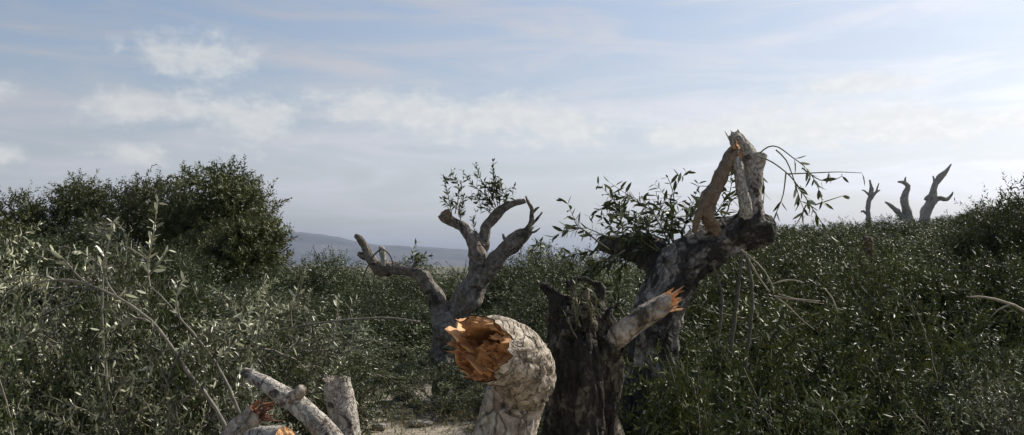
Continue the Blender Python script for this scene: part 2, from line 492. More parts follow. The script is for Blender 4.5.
# ------------------------------------------------------------------ foliage
class Foliage:
    """collects leaves and twigs; builds them as one leaves mesh and one twigs mesh"""
    def __init__(self, seed):
        self.g = np.random.default_rng(seed)
        self.leaf = []     # base, dir, normal, length, width, tone
        self.tv, self.tf, self.nv = [], [], 0

    def twig(self, P, r0, r1, k=4):
        P = np.asarray(P)
        T, U, V = frames(P)
        rr = np.linspace(r0, r1, len(P))[:, None, None]
        th = np.arange(k) / k * 2 * math.pi
        ring = P[:, None, :] + rr * (U[:, None, :] * np.cos(th)[None, :, None] + V[:, None, :] * np.sin(th)[None, :, None])
        n = len(P)
        idx = np.arange(n * k).reshape(n, k) + self.nv
        a = idx[:-1]; b = np.roll(a, -1, 1); d = idx[1:]; c = np.roll(d, -1, 1)
        self.tv.append(ring.reshape(-1, 3)); self.tf.append(np.stack([a, b, c, d], -1).reshape(-1, 4)); self.nv += n * k

    def path(self, p, d, L, n, wander=0.15, grav=0.0):
        g = self.g
        P = [np.array(p, float)]
        d = norm(d)
        st = L / n
        for _ in range(n):
            d = norm(d + g.normal(0, wander, 3) + np.array((0, 0, -grav)))
            P.append(P[-1] + d * st)
        return np.array(P)

    def leaves_along(self, P, t0=0.15, gap=0.022, L=0.055, Wd=0.012, tone=0.45, spread=0.9, droop=0.0, jitter=0.35):
        g = self.g
        seg = np.linalg.norm(np.diff(P, axis=0), axis=1)
        s = np.concatenate([[0], np.cumsum(seg)])
        n = max(2, int(s[-1] * (1 - t0) / gap))
        ss = np.linspace(t0 * s[-1], s[-1], n)
        base = np.stack([np.interp(ss, s, P[:, i]) for i in range(3)], 1)
        T = np.stack([np.interp(ss, s, np.gradient(P[:, i], s)) for i in range(3)], 1)
        T /= np.linalg.norm(T, axis=1, keepdims=True)
        ref = norm(g.normal(0, 1, 3))
        U = np.cross(T, ref); U /= np.linalg.norm(U, axis=1, keepdims=True)
        V = np.cross(T, U)
        for sgn in (0.0, math.pi):
            ph = (np.arange(n) % 2) * (math.pi / 2) + sgn + g.normal(0, 0.3, n)
            side = U * np.cos(ph)[:, None] + V * np.sin(ph)[:, None]
            a = np.clip(g.normal(spread, 0.22, n), 0.2, 1.5)[:, None]
            D = T * np.cos(a) + side * np.sin(a) + g.normal(0, jitter * 0.5, (n, 3)) + np.array((0, 0, -droop))
            D /= np.linalg.norm(D, axis=1, keepdims=True)
            Nn = T * np.sin(a) - side * np.cos(a) + g.normal(0, jitter, (n, 3))
            Nn -= D * (Nn * D).sum(1, keepdims=True)
            Nn /= np.maximum(np.linalg.norm(Nn, axis=1, keepdims=True), 1e-6)
            ln = L * g.uniform(0.6, 1.2, n) * (1 - 0.35 * (np.arange(n) / n) ** 3)
            tn = np.clip(g.normal(tone, 0.16, n) + (g.random(n) < 0.17) * 0.48, 0, 1)
            keep = g.random(n) > 0.10
            self.leaf.append(np.concatenate([base, D, Nn, ln[:, None], (Wd * ln / L)[:, None], tn[:, None]], 1)[keep])

    def shoots(self, B, D, L, npts, wander, grav, t0, gap, leaf, tone, twig_every=3, r0=0.004, spread=0.9, jitter=0.35):
        """many leafy shoots at once: the same growth as path() + leaves_along(), in arrays"""
        g = self.g
        B = np.asarray(B, float); D = np.asarray(D, float); L = np.asarray(L, float); tone = np.asarray(tone, float)
        unit = lambda A: A / np.maximum(np.linalg.norm(A, axis=-1, keepdims=True), 1e-9)
        m = len(B)
        P = np.zeros((m, npts + 1, 3)); P[:, 0] = B
        D = unit(D)
        for k in range(npts):
            D = unit(D + g.normal(0, wander, (m, 3)) + np.array((0, 0, -grav)))
            P[:, k + 1] = P[:, k] + D * (L / npts)[:, None]
        for i in range(0, m, twig_every):
            self.twig(P[i], r0, r0 * 0.5, 3)
        n = int(L.max() * (1 - t0) / gap) + 1
        t = t0 + (np.arange(n) * gap)[None, :] / L[:, None]
        ok = t <= 1.0
        tc = np.clip(t, 0, 0.9999) * npts
        ix = tc.astype(int); fr = (tc - ix)[..., None]
        rows = np.arange(m)[:, None]
        base = P[rows, ix] * (1 - fr) + P[rows, ix + 1] * fr
        T = unit(P[rows, ix + 1] - P[rows, ix])
        U = unit(np.cross(T, unit(g.normal(0, 1, (m, 1, 3)))))
        V = np.cross(T, U)
        for sgn in (0.0, math.pi):
            ph = (np.arange(n) % 2)[None] * (math.pi / 2) + sgn + g.normal(0, 0.3, (m, n))
            side = U * np.cos(ph)[..., None] + V * np.sin(ph)[..., None]
            a = np.clip(g.normal(spread, 0.22, (m, n)), 0.2, 1.5)[..., None]
            Dl = unit(T * np.cos(a) + side * np.sin(a) + g.normal(0, jitter * 0.5, (m, n, 3)))
            Nn = T * np.sin(a) - side * np.cos(a) + g.normal(0, jitter, (m, n, 3))
            Nn = unit(Nn - Dl * (Nn * Dl).sum(-1, keepdims=True))
            ln = leaf[0] * g.uniform(0.6, 1.2, (m, n)) * (1 - 0.35 * np.clip(t, 0, 1) ** 3)
            tn = np.clip(g.normal(0, 0.16, (m, n)) + tone[:, None] + (g.random((m, n)) < 0.17) * 0.48, 0, 1)
            keep = ok & (g.random((m, n)) > 0.10)
            A = np.concatenate([base, Dl, Nn, ln[..., None], (ln * leaf[1] / leaf[0])[..., None], tn[..., None]], -1)
            self.leaf.append(A[keep])

    def leaf_arrays(self):
        return np.concatenate(self.leaf, 0) if self.leaf else np.zeros((0, 12))

    def build_leaves(self, name, mat, parent, detail=1, kind='stuff'):
        A = self.leaf_arrays()
        B, D, Nn, L, Wd, tone = A[:, 0:3], A[:, 3:6], A[:, 6:9], A[:, 9:10], A[:, 10:11], A[:, 11]
        S = np.cross(D, Nn)
        n = len(A)
        if detail == 0:
            mid = B + D * L * 0.48
            v = np.stack([B, mid + S * Wd * 0.5 + Nn * Wd * 0.12, B + D * L - Nn * L * 0.06, mid - S * Wd * 0.5 + Nn * Wd * 0.12], 1)
            f = np.array([[0, 1, 2], [0, 2, 3]])
        else:
            m1 = B + D * L * 0.36 - Nn * Wd * 0.10; m2 = B + D * L * 0.74 - Nn * (Wd * 0.10 + L * 0.03)
            tip = B + D * L - Nn * L * 0.10
            v = np.stack([B, m1 + S * Wd * 0.5 + Nn * Wd * 0.14, m1, m1 - S * Wd * 0.5 + Nn * Wd * 0.14,
                          m2 + S * Wd * 0.4 + Nn * Wd * 0.08, m2, m2 - S * Wd * 0.4 + Nn * Wd * 0.08, tip], 1)
            f = np.array([[0, 1, 2], [0, 2, 3], [1, 4, 5], [1, 5, 2], [2, 5, 6], [2, 6, 3], [4, 7, 5], [5, 7, 6]])
        k = v.shape[1]
        faces = (f[None] + (np.arange(n) * k)[:, None, None]).reshape(-1, 3)
        o = mesh_obj(name, v.reshape(-1, 3), faces, mat, parent, smooth=False, attr={'tone': np.repeat(tone, k)})
        if kind:
            o['kind'] = kind
        return o

    def build_twigs(self, name, mat, parent):
        return mesh_obj(name, np.concatenate(self.tv), np.concatenate(self.tf), mat, parent)


LEAF_PROTO = {}


def single_leaf(parent, row, mat, key):
    """one leaf as an object of its own (shared mesh, placed by its matrix)"""
    if key not in LEAF_PROTO:
        fo = Foliage(3)
        variants = []
        for i, tone in enumerate((0.25, 0.5, 0.72, 0.9, 1.0)):
            fo.leaf = [np.array([[0, 0, 0, 0, 1, 0, 0, 0, 1, 1.0, 0.27, tone]])]
            o = fo.build_leaves('leaf', mat, None, 1, None)
            variants.append(o.data)
            bpy.data.objects.remove(o)
        LEAF_PROTO[key] = variants
    from mathutils import Matrix
    B, D, Nn, L, tone = row[0:3], row[3:6], row[6:9], row[9], row[11]
    S = np.cross(D, Nn)
    i = int(np.argmin([abs(tone - t) for t in (0.25, 0.5, 0.72, 0.9, 1.0)]))
    o = link('leaf', LEAF_PROTO[key][i], parent)
    mt = Matrix(((S[0], D[0], Nn[0], B[0]), (S[1], D[1], Nn[1], B[1]), (S[2], D[2], Nn[2], B[2]), (0, 0, 0, 1)))
    o.matrix_local = mt @ Matrix.Scale(float(L), 4)
    return o


def shrub_mesh(seed, height=1.8, spread=1.2, primaries=11, sub=6, tert=6, mat=M_OLIVE, twig_mat=M_TWIGD, leaf=(0.055, 0.0125),
               detail=0, tone=0.42, grav=0.05, upright=0.8, gap=0.024, shoot=0.34):
    """a felled-crown / regrowth olive shrub standing on z=0: limbs, twigs and shoots set with leaf pairs"""
    fo = Foliage(seed)
    g = fo.g
    tb, td_, tt = [], [], []
    for i in range(primaries):
        a = (i + g.uniform(-.35, .35)) / primaries * 2 * math.pi
        el = R(g.uniform(22, 85)) * upright + R(8)
        d = np.array((math.cos(a) * math.cos(el) * spread / 1.0, math.sin(a) * math.cos(el) * spread / 1.0, math.sin(el) * height / 1.3))
        L = np.linalg.norm(d) * g.uniform(0.75, 1.1)
        tone_i = tone + g.normal(0, 0.2)
        P = fo.path((g.normal(0, .10) * spread, g.normal(0, .10) * spread, 0.0), d, L, 10, 0.13, grav)
        fo.twig(P, 0.014 * height / 1.8, 0.003, 5)
        for k in range(sub):
            t = g.uniform(0.15, 1.0) ** 0.6
            j = min(int(t * 10), 9)
            b = P[j] + (P[j + 1] - P[j]) * (t * 10 - j)
            dd = norm(P[j + 1] - P[j]) * 0.7 + g.normal(0, 0.62, 3) + np.array((0, 0, 0.22))
            Q = fo.path(b, dd, shoot * 1.7 * g.uniform(0.6, 1.2), 7, 0.16, grav)
            fo.twig(Q, 0.007, 0.0025, 3)
            fo.leaves_along(Q, 0.45, gap, leaf[0], leaf[1], tone_i)
            for q in range(tert):
                j2 = int(g.integers(1, 7))
                tb.append(Q[j2]); td_.append(norm(Q[min(j2 + 1, 7)] - Q[j2]) * 0.8 + g.normal(0, 0.6, 3)); tt.append(tone_i)
    fo.shoots(tb, td_, shoot * g.uniform(0.55, 1.25, len(tb)), 5, 0.14, grav, 0.08, gap, leaf, tt, 2, 0.003)
    holder = bpy.data.objects.new('shrub', None)
    lv = fo.build_leaves('leaves', mat, None, detail)
    tw = fo.build_twigs('branches', twig_mat, None)
    ld, td = lv.data, tw.data
    bpy.data.objects.remove(lv); bpy.data.objects.remove(tw); bpy.data.objects.remove(holder)
    return ld, td


def dome_mesh(seed, height, wid, lobes, shoots, mat, leaf, tone, gap=0.026, grav=0.04):
    """a dense rounded shrub: overlapping leafy lobes carried by short limbs from the ground"""
    fo = Foliage(seed)
    g = fo.g
    lob = []
    for i in range(lobes):
        a = i * 2.4 + g.uniform(-.4, .4)
        f = math.sqrt((i + 0.3) / lobes)
        c = np.array((math.cos(a) * f * wid * 0.72, math.sin(a) * f * wid * 0.72, height * (0.66 - 0.36 * f * f) * g.uniform(0.85, 1.12)))
        sz = np.array((0.30 * wid, 0.30 * wid, 0.25 * height)) * g.uniform(0.7, 1.25)
        lob.append((c, sz, tone + g.normal(0, 0.17)))
        fo.twig(spline([np.array((c[0] * .15, c[1] * .15, -0.05)), c * np.array((.6, .6, .45)), c], 0.15, [1, 1, 1])[0], 0.03, 0.008, 5)
    pick = g.integers(lobes, size=shoots)
    cc = np.array([l[0] for l in lob])[pick]; ss = np.array([l[1] for l in lob])[pick]; tn = np.array([l[2] for l in lob])[pick]
    u = g.normal(0, 1, (shoots, 3)); u /= np.linalg.norm(u, axis=1, keepdims=True)
    b = cc + u * ss * (g.uniform(0.2, 1.0, shoots) ** 0.5)[:, None] * 0.9
    ok = b[:, 2] > 0.03
    fo.shoots(b[ok], (u * 0.9 + np.array((0, 0, 0.30 - grav * 2)) + g.normal(0, .45, (shoots, 3)))[ok], g.uniform(0.10, 0.28, shoots)[ok], 4, .15, grav, 0.0, gap, leaf, tn[ok], 5, 0.003)
    lv = fo.build_leaves('leaves', mat, None, 0)
    tw = fo.build_twigs('branches', M_TWIGD, None)
    ld, td = lv.data, tw.data
    bpy.data.objects.remove(lv); bpy.data.objects.remove(tw)
    return ld, td


def place_shrub(name, data, loc, rz, sc, label, cat, group, zs=1.0):
    t = thing(name, label, cat, loc, group, rz, 1.0)
    t.scale = (sc, sc, sc * zs)
    lv = link('leaves', data[0], t); lv['kind'] = 'stuff'
    br = link('branches', data[1], t); br['kind'] = 'stuff'
    return t


# ------------------------------------------------------------------ terrain
def smoothstep(x, a, b):
    t = np.clip((x - a) / (b - a), 0, 1)
    return t * t * (3 - 2 * t)


def ground_z(x, y):
    x = np.asarray(x, float); y = np.asarray(y, float)
    up_ = smoothstep(y, 7, 30) * np.clip((x - 1.0) * 0.150, 0, 5.2) * (1 - smoothstep(y, 45, 130))
    up_ = up_ + 0.45 * smoothstep(y, 5.0, 6.6) * (1 - smoothstep(y, 40, 90))
    und = 0.06 * np.sin(x * 0.9 + 1.1) * np.cos(y * 0.7) + 0.03 * np.sin(x * 2.3 + y * 1.7)
    return up_ + und * (1 - smoothstep(y, 60, 200))


def grid_axis(lo, hi, fine_lo, fine_hi, step, grow=1.22):
    a = list(np.arange(fine_lo, fine_hi, step))
    s = step; x = fine_hi
    while x < hi:
        a.append(x); s *= grow; x += s
    a.append(hi)
    s = step; x = fine_lo - step; b = []
    while x > lo:
        b.append(x); s *= grow; x -= s
    b.append(lo)
    return np.array(b[::-1] + a)


gx = grid_axis(-3600, 3600, -9, 16, 0.16)
gy = grid_axis(-600, 4600, 0, 34, 0.16)
XX, YY = np.meshgrid(gx, gy)
ZZ = ground_z(XX, YY)
near = (np.abs(XX) < 16) & (YY > 2) & (YY < 30)
nz = np.zeros_like(ZZ)
for i, j in zip(*np.nonzero(near)):
    nz[i, j] = 0.05 * noise.noise(Vector((XX[i, j] * 1.9, YY[i, j] * 1.9, 0))) + 0.025 * noise.noise(Vector((XX[i, j] * 6, YY[i, j] * 6, 3)))
ZZ = ZZ + nz
nyy, nxx = ZZ.shape
ii = np.arange(nyy * nxx).reshape(nyy, nxx)
gf = np.stack([ii[:-1, :-1], ii[:-1, 1:], ii[1:, 1:], ii[1:, :-1]], -1).reshape(-1, 4)


def ground_material():
    m, nd, o = new_mat('dry_soil')
    co = nd.n('ShaderNodeTexCoord').outputs['Object']
    n1 = nd.noise(co, 1.1, 6, 0.6); n2 = nd.noise(co, 14.0, 6, 0.65); n3 = nd.noise(co, 0.02, 4, 0.5)
    far = nd.smooth(nd.n('ShaderNodeSeparateXYZ', {0: co}).outputs[1], 22.0, 60.0)
    col = nd.mix(nd.smooth(n2, 0.35, 0.65), (0.20, 0.17, 0.125, 1), (0.36, 0.315, 0.245, 1))
    col = nd.mix(nd.smooth(n1, 0.52, 0.66), col, (0.09, 0.085, 0.045, 1))
    col = nd.mix(nd.m('MULTIPLY', nd.smooth(n3, 0.45, 0.6), 0.5), col, (0.07, 0.075, 0.04, 1))
    col = nd.mix(nd.m('MULTIPLY', far, 0.9), col, nd.mix(nd.smooth(nd.noise(co, 0.05, 5, 0.65), 0.4, 0.6), (0.045, 0.05, 0.025, 1), (0.10, 0.09, 0.05, 1)))
    bmp = nd.n('ShaderNodeBump', {'Height': n2, 'Strength': 0.8, 'Distance': 0.03})
    bs = nd.n('ShaderNodeBsdfPrincipled', {'Base Color': col, 'Roughness': 0.95, 'Normal': bmp.outputs[0]})
    nd.t.links.new(bs.outputs[0], o.inputs[0])
    return m


ground = mesh_obj('ground', np.stack([XX.ravel(), YY.ravel(), ZZ.ravel()], 1), gf, ground_material())
ground['kind'] = 'structure'

# distant ridge: long profile, 2.3 to 3.2 km away
hx = np.linspace(-3300, 3300, 241)
hy = np.linspace(0, 1, 34)
prof = {-3300: 60, -2000: 66, -1100: 98, -618: 86, -400: 66, -200: 47, 0: 30, 190: 15, 420: 10, 900: 20, 1800: 30, 3300: 40}
ph = np.interp(hx, sorted(prof), [prof[k] for k in sorted(prof)])
hv = []
for v in hy:
    for x, hgt in zip(hx, ph):
        y = 2250 + v * 900 + 60 * noise.noise(Vector((x * 0.002, 0, 0)))
        e = math.sin(min(v / 0.62, 1.0) * math.pi / 2) if v < 0.62 else 1 - 0.4 * ((v - 0.62) / 0.38) ** 2
        rel = 1 + 0.30 * noise.noise(Vector((x * 0.0045, y * 0.0045, 2))) * (1 - abs(v - 0.62)) + 0.06 * noise.noise(Vector((x * 0.02, y * 0.02, 5)))
        hv.append((x, y, -2 + (hgt * rel + 2) * e))
hi = np.arange(len(hy) * len(hx)).reshape(len(hy), len(hx))
hf = np.stack([hi[:-1, :-1], hi[:-1, 1:], hi[1:, 1:], hi[1:, :-1]], -1).reshape(-1, 4)
M_HILL = plain_mat('hill_scrub', (0.04, 0.045, 0.042), (0.085, 0.078, 0.07), 0.008, 0.95, 0.0)
hills = mesh_obj('hills', hv, hf, M_HILL)
hills['kind'] = 'structure'

# the air between: even pale haze in one closed box
hz_lo, hz_hi = np.array((-3700.0, -700.0, -4.0)), np.array((3700.0, 4700.0, 110.0))
bv = [(x, y, z) for x in (hz_lo[0], hz_hi[0]) for y in (hz_lo[1], hz_hi[1]) for z in (hz_lo[2], hz_hi[2])]
bf = [(0, 1, 3, 2), (4, 6, 7, 5), (0, 4, 5, 1), (2, 3, 7, 6), (0, 2, 6, 4), (1, 5, 7, 3)]
m_hz = bpy.data.materials.new('haze_air')
m_hz.use_nodes = True
m_hz.node_tree.nodes.clear()
nd = Nodes(m_hz.node_tree)
o_ = nd.n('ShaderNodeOutputMaterial')
vol = nd.n('ShaderNodeVolumePrincipled', {'Color': (0.52, 0.68, 1.0, 1), 'Density': 0.00010, 'Anisotropy': 0.15})
m_hz.node_tree.links.new(vol.outputs[0], o_.inputs['Volume'])
haze = mesh_obj('haze', bv, bf, m_hz, smooth=False)
haze['kind'] = 'stuff'

# ------------------------------------------------------------------ hero trees


def leafy_shoot(parent, P, mat, leaf=(0.055, 0.012), gap=0.03, t0=0.1, r=(0.005, 0.002), seed=1, tone=0.5, single=True, droop=0.15,
                twig_mat=None, spread=0.8, side=0, side_len=0.25, name='leafy_shoot', detail=1, key='sprig'):
    """a shoot with leaf pairs; nearer ones have every leaf as an object"""
    fo = Foliage(seed)
    P = np.asarray(P)
    if len(P) < 6:
        P, _ = spline(P, 0.04, [1] * len(P))
    fo.twig(P, r[0], r[1], 5)
    fo.leaves_along(P, t0, gap, leaf[0], leaf[1], tone, spread, droop)
    for k in range(side):
        j = int(fo.g.integers(max(1, int(len(P) * max(t0, .2))), len(P) - 1))
        Q = fo.path(P[j], norm(P[j] - P[j - 1]) + fo.g.normal(0, .6, 3), side_len * fo.g.uniform(.6, 1.2), 6, .15, .08)
        fo.twig(Q, r[1] * 1.2, 0.0012, 3)
        fo.leaves_along(Q, 0.15, gap, leaf[0], leaf[1], tone, spread, droop)
    o = fo.build_twigs(name, twig_mat or M_SPRIG, parent)
    if single:
        for row in fo.leaf_arrays():
            single_leaf(o, row, mat, key)
    else:
        fo.build_leaves('leaves', mat, o, detail)
    return o


# --- A: pale trunk torn off, hollow end towards the camera
tA = thing('broken_olive_trunk', 'thick pale cracked trunk snapped off, torn hollow orange end facing the camera', 'tree trunk', (0.0, 3.75, 0.0))


def rel(P, t):
    o = np.array(t.location)
    return [np.asarray(p) - o for p in P]


rowsA = [(500, 640, 60, 4.0), (503, 520, 47, 3.98), (505, 452, 40, 3.98), (511, 418, 38, 3.98), (519, 392, 37, 3.96), (523, 374, 40, 3.88), (514, 359, 40, 3.76), (498, 350, 40.5, 3.65), (481, 348, 41, 3.56)]
P, r = px_path(rowsA, 3.75)
r = [q * 0.80 for q in r]
P = rel(P, tA)
trunkA, infA = limb('trunk', tA, P, r, M_PALE, closed=False, nseg=84, step=0.011, seed=3, lump=0.12, ridge=0.04, crack=0.10, fiss=0.035, jag_end=0.55, kink=0.0, knob=0.0)
ring, T, C, rad = infA['end']
ring = np.asarray(ring); C = ring.mean(0)
# torn wood inside: thick uneven shell round a deep cavity set high, wide ramp of split wood below
up_v = norm(np.array((0, 0, 1.0)) - T * T[2]); rt_v = np.cross(T, up_v)
K, n = 60, len(ring)
sgn = 1.0 if rt_v[0] > 0 else -1.0
wv, wf = [], []
for k in range(K):
    f = 1 - k / (K - 1)
    for j in range(n):
        q = (ring[j] - C) * f * 0.965
        u, v = np.dot(q, rt_v) / rad, np.dot(q, up_v) / rad
        sx_ = u * sgn
        wob = 0.10 * noise.noise(Vector((sx_ * 3, v * 3, 7)))
        d = math.hypot((sx_ - 0.02) / 0.72, (v - 0.32 - 0.10 * sx_ + wob) / 0.25)
        cav = -2.0 * (1 - min(1, d)) ** 0.55
        # split sheets of wood that run down and to the left
        q1 = sx_ * 0.8 + v * 0.6; q2 = -sx_ * 0.6 + v * 0.8
        fib = 0.10 * noise.noise(Vector((q1 * 1.6, q2 * 4.2, 4.1))) + 0.06 * noise.noise(Vector((q1 * 3, q2 * 11, 1.1))) + 0.035 * noise.noise(Vector((q1 * 8, q2 * 24, 6)))
        step_ = 0.20 * (1 if noise.noise(Vector((q1 * 1.2 + 3, q2 * 2.2, 9))) > 0.05 else 0) + 0.11 * (1 if noise.noise(Vector((q1 * 2.2, q2 * 4.6, 19))) > 0.10 else 0)
        lip = 0.35 * max(0.0, -sx_ - 0.25) + 0.12 * max(0.0, v - 0.5)
        e = min(1.0, (1 - f) * 9)
        h = (fib + step_ - 0.14 + lip - 0.22 * max(0, 0.2 - v)) * e + cav * min(1.0, (1 - f) * 6)
        wv.append(C + q + T * (h * rad - 0.01 * rad))
for k in range(K - 1):
    for j in range(n):
        a, b = k * n + j, k * n + (j + 1) % n
        wf.append((a, b, b + n, a + n))
mesh_obj('torn_wood', wv, wf, M_WOOD, tA, smooth=False)
# long shards on the rim, each its own piece
rgA = random.Random(5)


def shard(parent, base, ax, ln, w, th, mat, seed, name='splinter'):
    ax = norm(ax)
    u = norm(np.cross(ax, (0.2, -0.6, 0.77))); v = np.cross(ax, u)
    vs, fs = [], []
    K = 7
    for k in range(K):
        t = k / K
        wd = w * (1 - t ** 1.6) * (1 + 0.5 * noise.noise(Vector((t * 4, seed, 0))))
        tk = th * (1 - 0.7 * t)
        c = base + ax * ln * t + u * w * 0.6 * noise.noise(Vector((t * 3, 0, seed))) + v * th * 0.8 * noise.noise(Vector((t * 3, 5, seed)))
        vs += [c + u * wd + v * tk, c - u * wd + v * tk * 0.6, c - u * wd - v * tk, c + u * wd - v * tk * 0.7]
    vs.append(base + ax * ln)
    for k in range(K - 1):
        for q in range(4):
            a, b = k * 4 + q, k * 4 + (q + 1) % 4
            fs.append((a, b, b + 4, a + 4))
    for q in range(4):
        fs.append(((K - 1) * 4 + q, (K - 1) * 4 + (q + 1) % 4, K * 4))
    return mesh_obj(name, vs, fs, mat, parent, smooth=False)


for i, (u, v, ln, w, dx, dz, m) in enumerate([(-0.84, 0.34, 0.055, 0.055, -0.5, 0.30, M_FRESH), (-0.92, 0.10, 0.03, 0.030, -0.5, 0.0, M_WOOD), (-0.62, 0.66, 0.045, 0.032, -0.3, 0.3, M_WOOD),
                                              (-0.40, -0.02, 0.03, 0.040, -0.7, 0.3, M_WOOD), (0.35, -0.02, 0.03, 0.040, -0.9, 0.2, M_WOOD), (0.70, 0.30, 0.04, 0.03, -0.4, 0.2, M_WOOD), (-0.05, -0.45, 0.035, 0.06, -0.8, 0.2, M_WOOD)]):
    b = C + rt_v * (u * sgn) * rad + up_v * v * rad - T * 0.05
    shard(tA, b, T + np.array((dx, 0, dz)), ln + 0.05, w, 0.010, m, i)

for i in range(26):
    a_ = rgA.uniform(0, 6.283)
    rr_ = rgA.uniform(0.45, 0.97)
    j = int(a_ / 6.283 * len(ring)) % len(ring)
    shard(tA, C + (ring[j] - C) * rr_ * 0.95 - T * 0.03, T + np.array((rgA.uniform(-.6, .1), 0, rgA.uniform(-.2, .4))), rgA.uniform(0.035, 0.07), rgA.uniform(0.003, 0.009), 0.003, M_FRESH if i % 3 == 0 else M_WOOD, 200 + i)

# --- B: dark fluted stump with prongs and a snapped arm
tB = thing('jagged_olive_stump', 'dark fissured olive stump with splintered prongs and one snapped arm', 'tree stump', (0.34, 4.45, 0.0))
P, r = px_path([(596, 640, 60), (594, 520, 46), (592, 450, 37), (591, 410, 33), (590, 375, 31), (588, 345, 29), (585, 320, 25)], 4.45)
limb('trunk', tB, rel(P, tB), r, M_STUMP, closed=True, nseg=120, step=0.012, seed=11, lump=0.16, ridge=0.12, crack=0.04, flute=0.36, fiss=0.10, jag_end=1.1)
for i, rows in enumerate([[(570, 350, 16), (565, 322, 12), (560, 304, 8), (553, 293, 5), (547, 288, 4), (542, 284, 2.2)],
                          [(578, 335, 14), (574, 312, 10), (570, 300, 6), (571, 290, 4), (568, 281, 2.5)],
                          [(597, 340, 14), (599, 316, 9), (597, 300, 6), (601, 291, 4.5), (600, 282, 3.2)],
                          [(570, 284, 2.2), (577, 279, 2.4), (586, 280, 2.2), (593, 283, 2.2), (600, 283, 1.5)],
                          [(586, 330, 11, 4.35), (588, 310, 7, 4.34), (585, 299, 4, 4.33), (588, 290, 1.5, 4.33)], [(608, 345, 10, 4.4), (611, 326, 7, 4.38), (609, 314, 4, 4.38), (613, 306, 1.5, 4.38)]]):
    P, r = px_path(rows, 4.45)
    limb('prong', tB, rel(P, tB), r, M_STUMP, nseg=24, step=0.012, seed=20 + i, lump=0.38, ridge=0.2, fiss=0.1)
P, r = px_path([(590, 360, 11, 4.50), (606, 346, 11, 4.40), (622, 334, 10.5, 4.33), (640, 320, 10, 4.31), (656, 309, 9.5, 4.30), (671, 300, 8.5, 4.29)], 4.36)
armB, inf = limb('broken_arm', tB, rel(P, tB), r, M_PALE, closed=False, nseg=36, step=0.012, seed=31, lump=0.12, ridge=0.08, jag_end=0.9, kink=0.12, knob=0.1)
Pc, rc = px_path([(588, 372, 17, 4.46), (602, 354, 15, 4.39), (611, 344, 13, 4.36), (616, 339, 11, 4.345)], 4.36)
limb('bark_collar', tB, rel(Pc, tB), rc, M_STUMP, closed=False, nseg=44, step=0.011, seed=33, lump=0.25, ridge=0.15, fiss=0.14, jag_end=0.8)
cap = wood_cap('torn_wood', armB, inf, M_FRESH, 4, rough=0.7, splinters=14, slen=1.5)
armT = norm(np.asarray(P[-1]) - np.asarray(P[-2])); eC = np.asarray(inf['end'][2])
for i, (du, dv, ln) in enumerate([(0.2, 0.6, 0.10), (-0.2, -0.2, 0.085), (0.1, -0.8, 0.075), (0.5, 0.1, 0.06), (-0.6, 0.4, 0.05)]):
    shard(armB, eC + np.array((du * .02, -0.012, dv * .032)) - armT * 0.03, armT + np.array((0.1, 0, 0.5 * dv - 0.1)), ln, 0.007, 0.004, M_FRESH, 40 + i)
for i in range(16):
    shard(armB, eC + np.array((rgA.uniform(-.02, .02), rgA.uniform(-.03, .02), rgA.uniform(-.035, .035))) - armT * 0.03, armT + np.array((rgA.uniform(-.2, .3), rgA.uniform(-.3, .3), rgA.uniform(-.5, .3))), rgA.uniform(.04, .085), rgA.uniform(.003, .007), 0.003, M_FRESH, 260 + i)
# second limb stub leaning on the left side of the stump
gB = np.random.default_rng(8)
for i in range(9):
    b = at(gB.uniform(572, 605), gB.uniform(300, 345), 4.3) - np.array(tB.location)
    fo = Foliage(100 + i)
    Pq = fo.path(b, (gB.normal(0, .5), -0.3, 0.9), gB.uniform(0.10, 0.2), 6, .15, .05)
    leafy_shoot(tB, Pq, M_DEEP, (0.04, 0.010), 0.022, seed=110 + i, tone=0.45, single=False, droop=0.05)

# --- C: leaning dark trunk bent over, its pale limbs snapped on top
tC = thing('leaning_olive_tree', 'leaning dark mottled olive trunk sawn off, pale snapped limbs standing on it', 'olive tree', (0.72, 5.6, 0.0))
P, r = px_path([(628, 560, 36), (634, 470, 28), (640, 410, 23), (646, 360, 22), (656, 312, 21.5), (672, 277, 21), (698, 251, 19.5), (728, 236, 17.5), (755, 230, 16.5), (767, 229, 16), (773, 229, 14)], 5.6)
trC, inf = limb('trunk', tC, rel(P, tC), r, M_DARK, closed=True, nseg=64, step=0.016, seed=41, lump=0.22, ridge=0.15, crack=0.06, fiss=0.12, flute=0.15, jag_end=0.15, kink=0.3, knob=0.1)
P, r = px_path([(753, 226, 11), (753, 206, 9), (754, 190, 8), (755, 175, 8), (752, 162, 9), (745, 151, 8.5), (738, 141, 7.5), (734, 134, 5.5)], 5.58)
l1, inf = limb('snapped_limb', tC, rel(P, tC), r, M_LOG, closed=False, nseg=32, step=0.012, seed=45, lump=0.16, ridge=0.08, jag_end=0.8, kink=0.2, knob=0.1)
wood_cap('torn_wood', l1, inf, M_STRIP, 3, rough=0.5, splinters=6, slen=1.2)
P, r = px_path([(751, 232, 14, 5.57), (751, 222, 14, 5.56), (751, 212, 12, 5.56)], 5.56)
limb('bark_collar', tC, rel(P, tC), r, M_DARK, closed=False, nseg=40, step=0.01, seed=47, lump=0.2, ridge=0.15, fiss=0.14, jag_end=0.6)
shard(l1, at(731, 142, 5.56) - np.array(tC.location), (-0.5, 0, 0.9), 0.075, 0.008, 0.004, M_STRIP, 3)
P, r = px_path([(755, 174, 7), (759, 164, 6), (761, 155, 6)], 5.56)
l1b, inf = limb('limb_stub', l1, rel(P, tC), r, M_LOG, closed=True, nseg=24, step=0.01, seed=46)
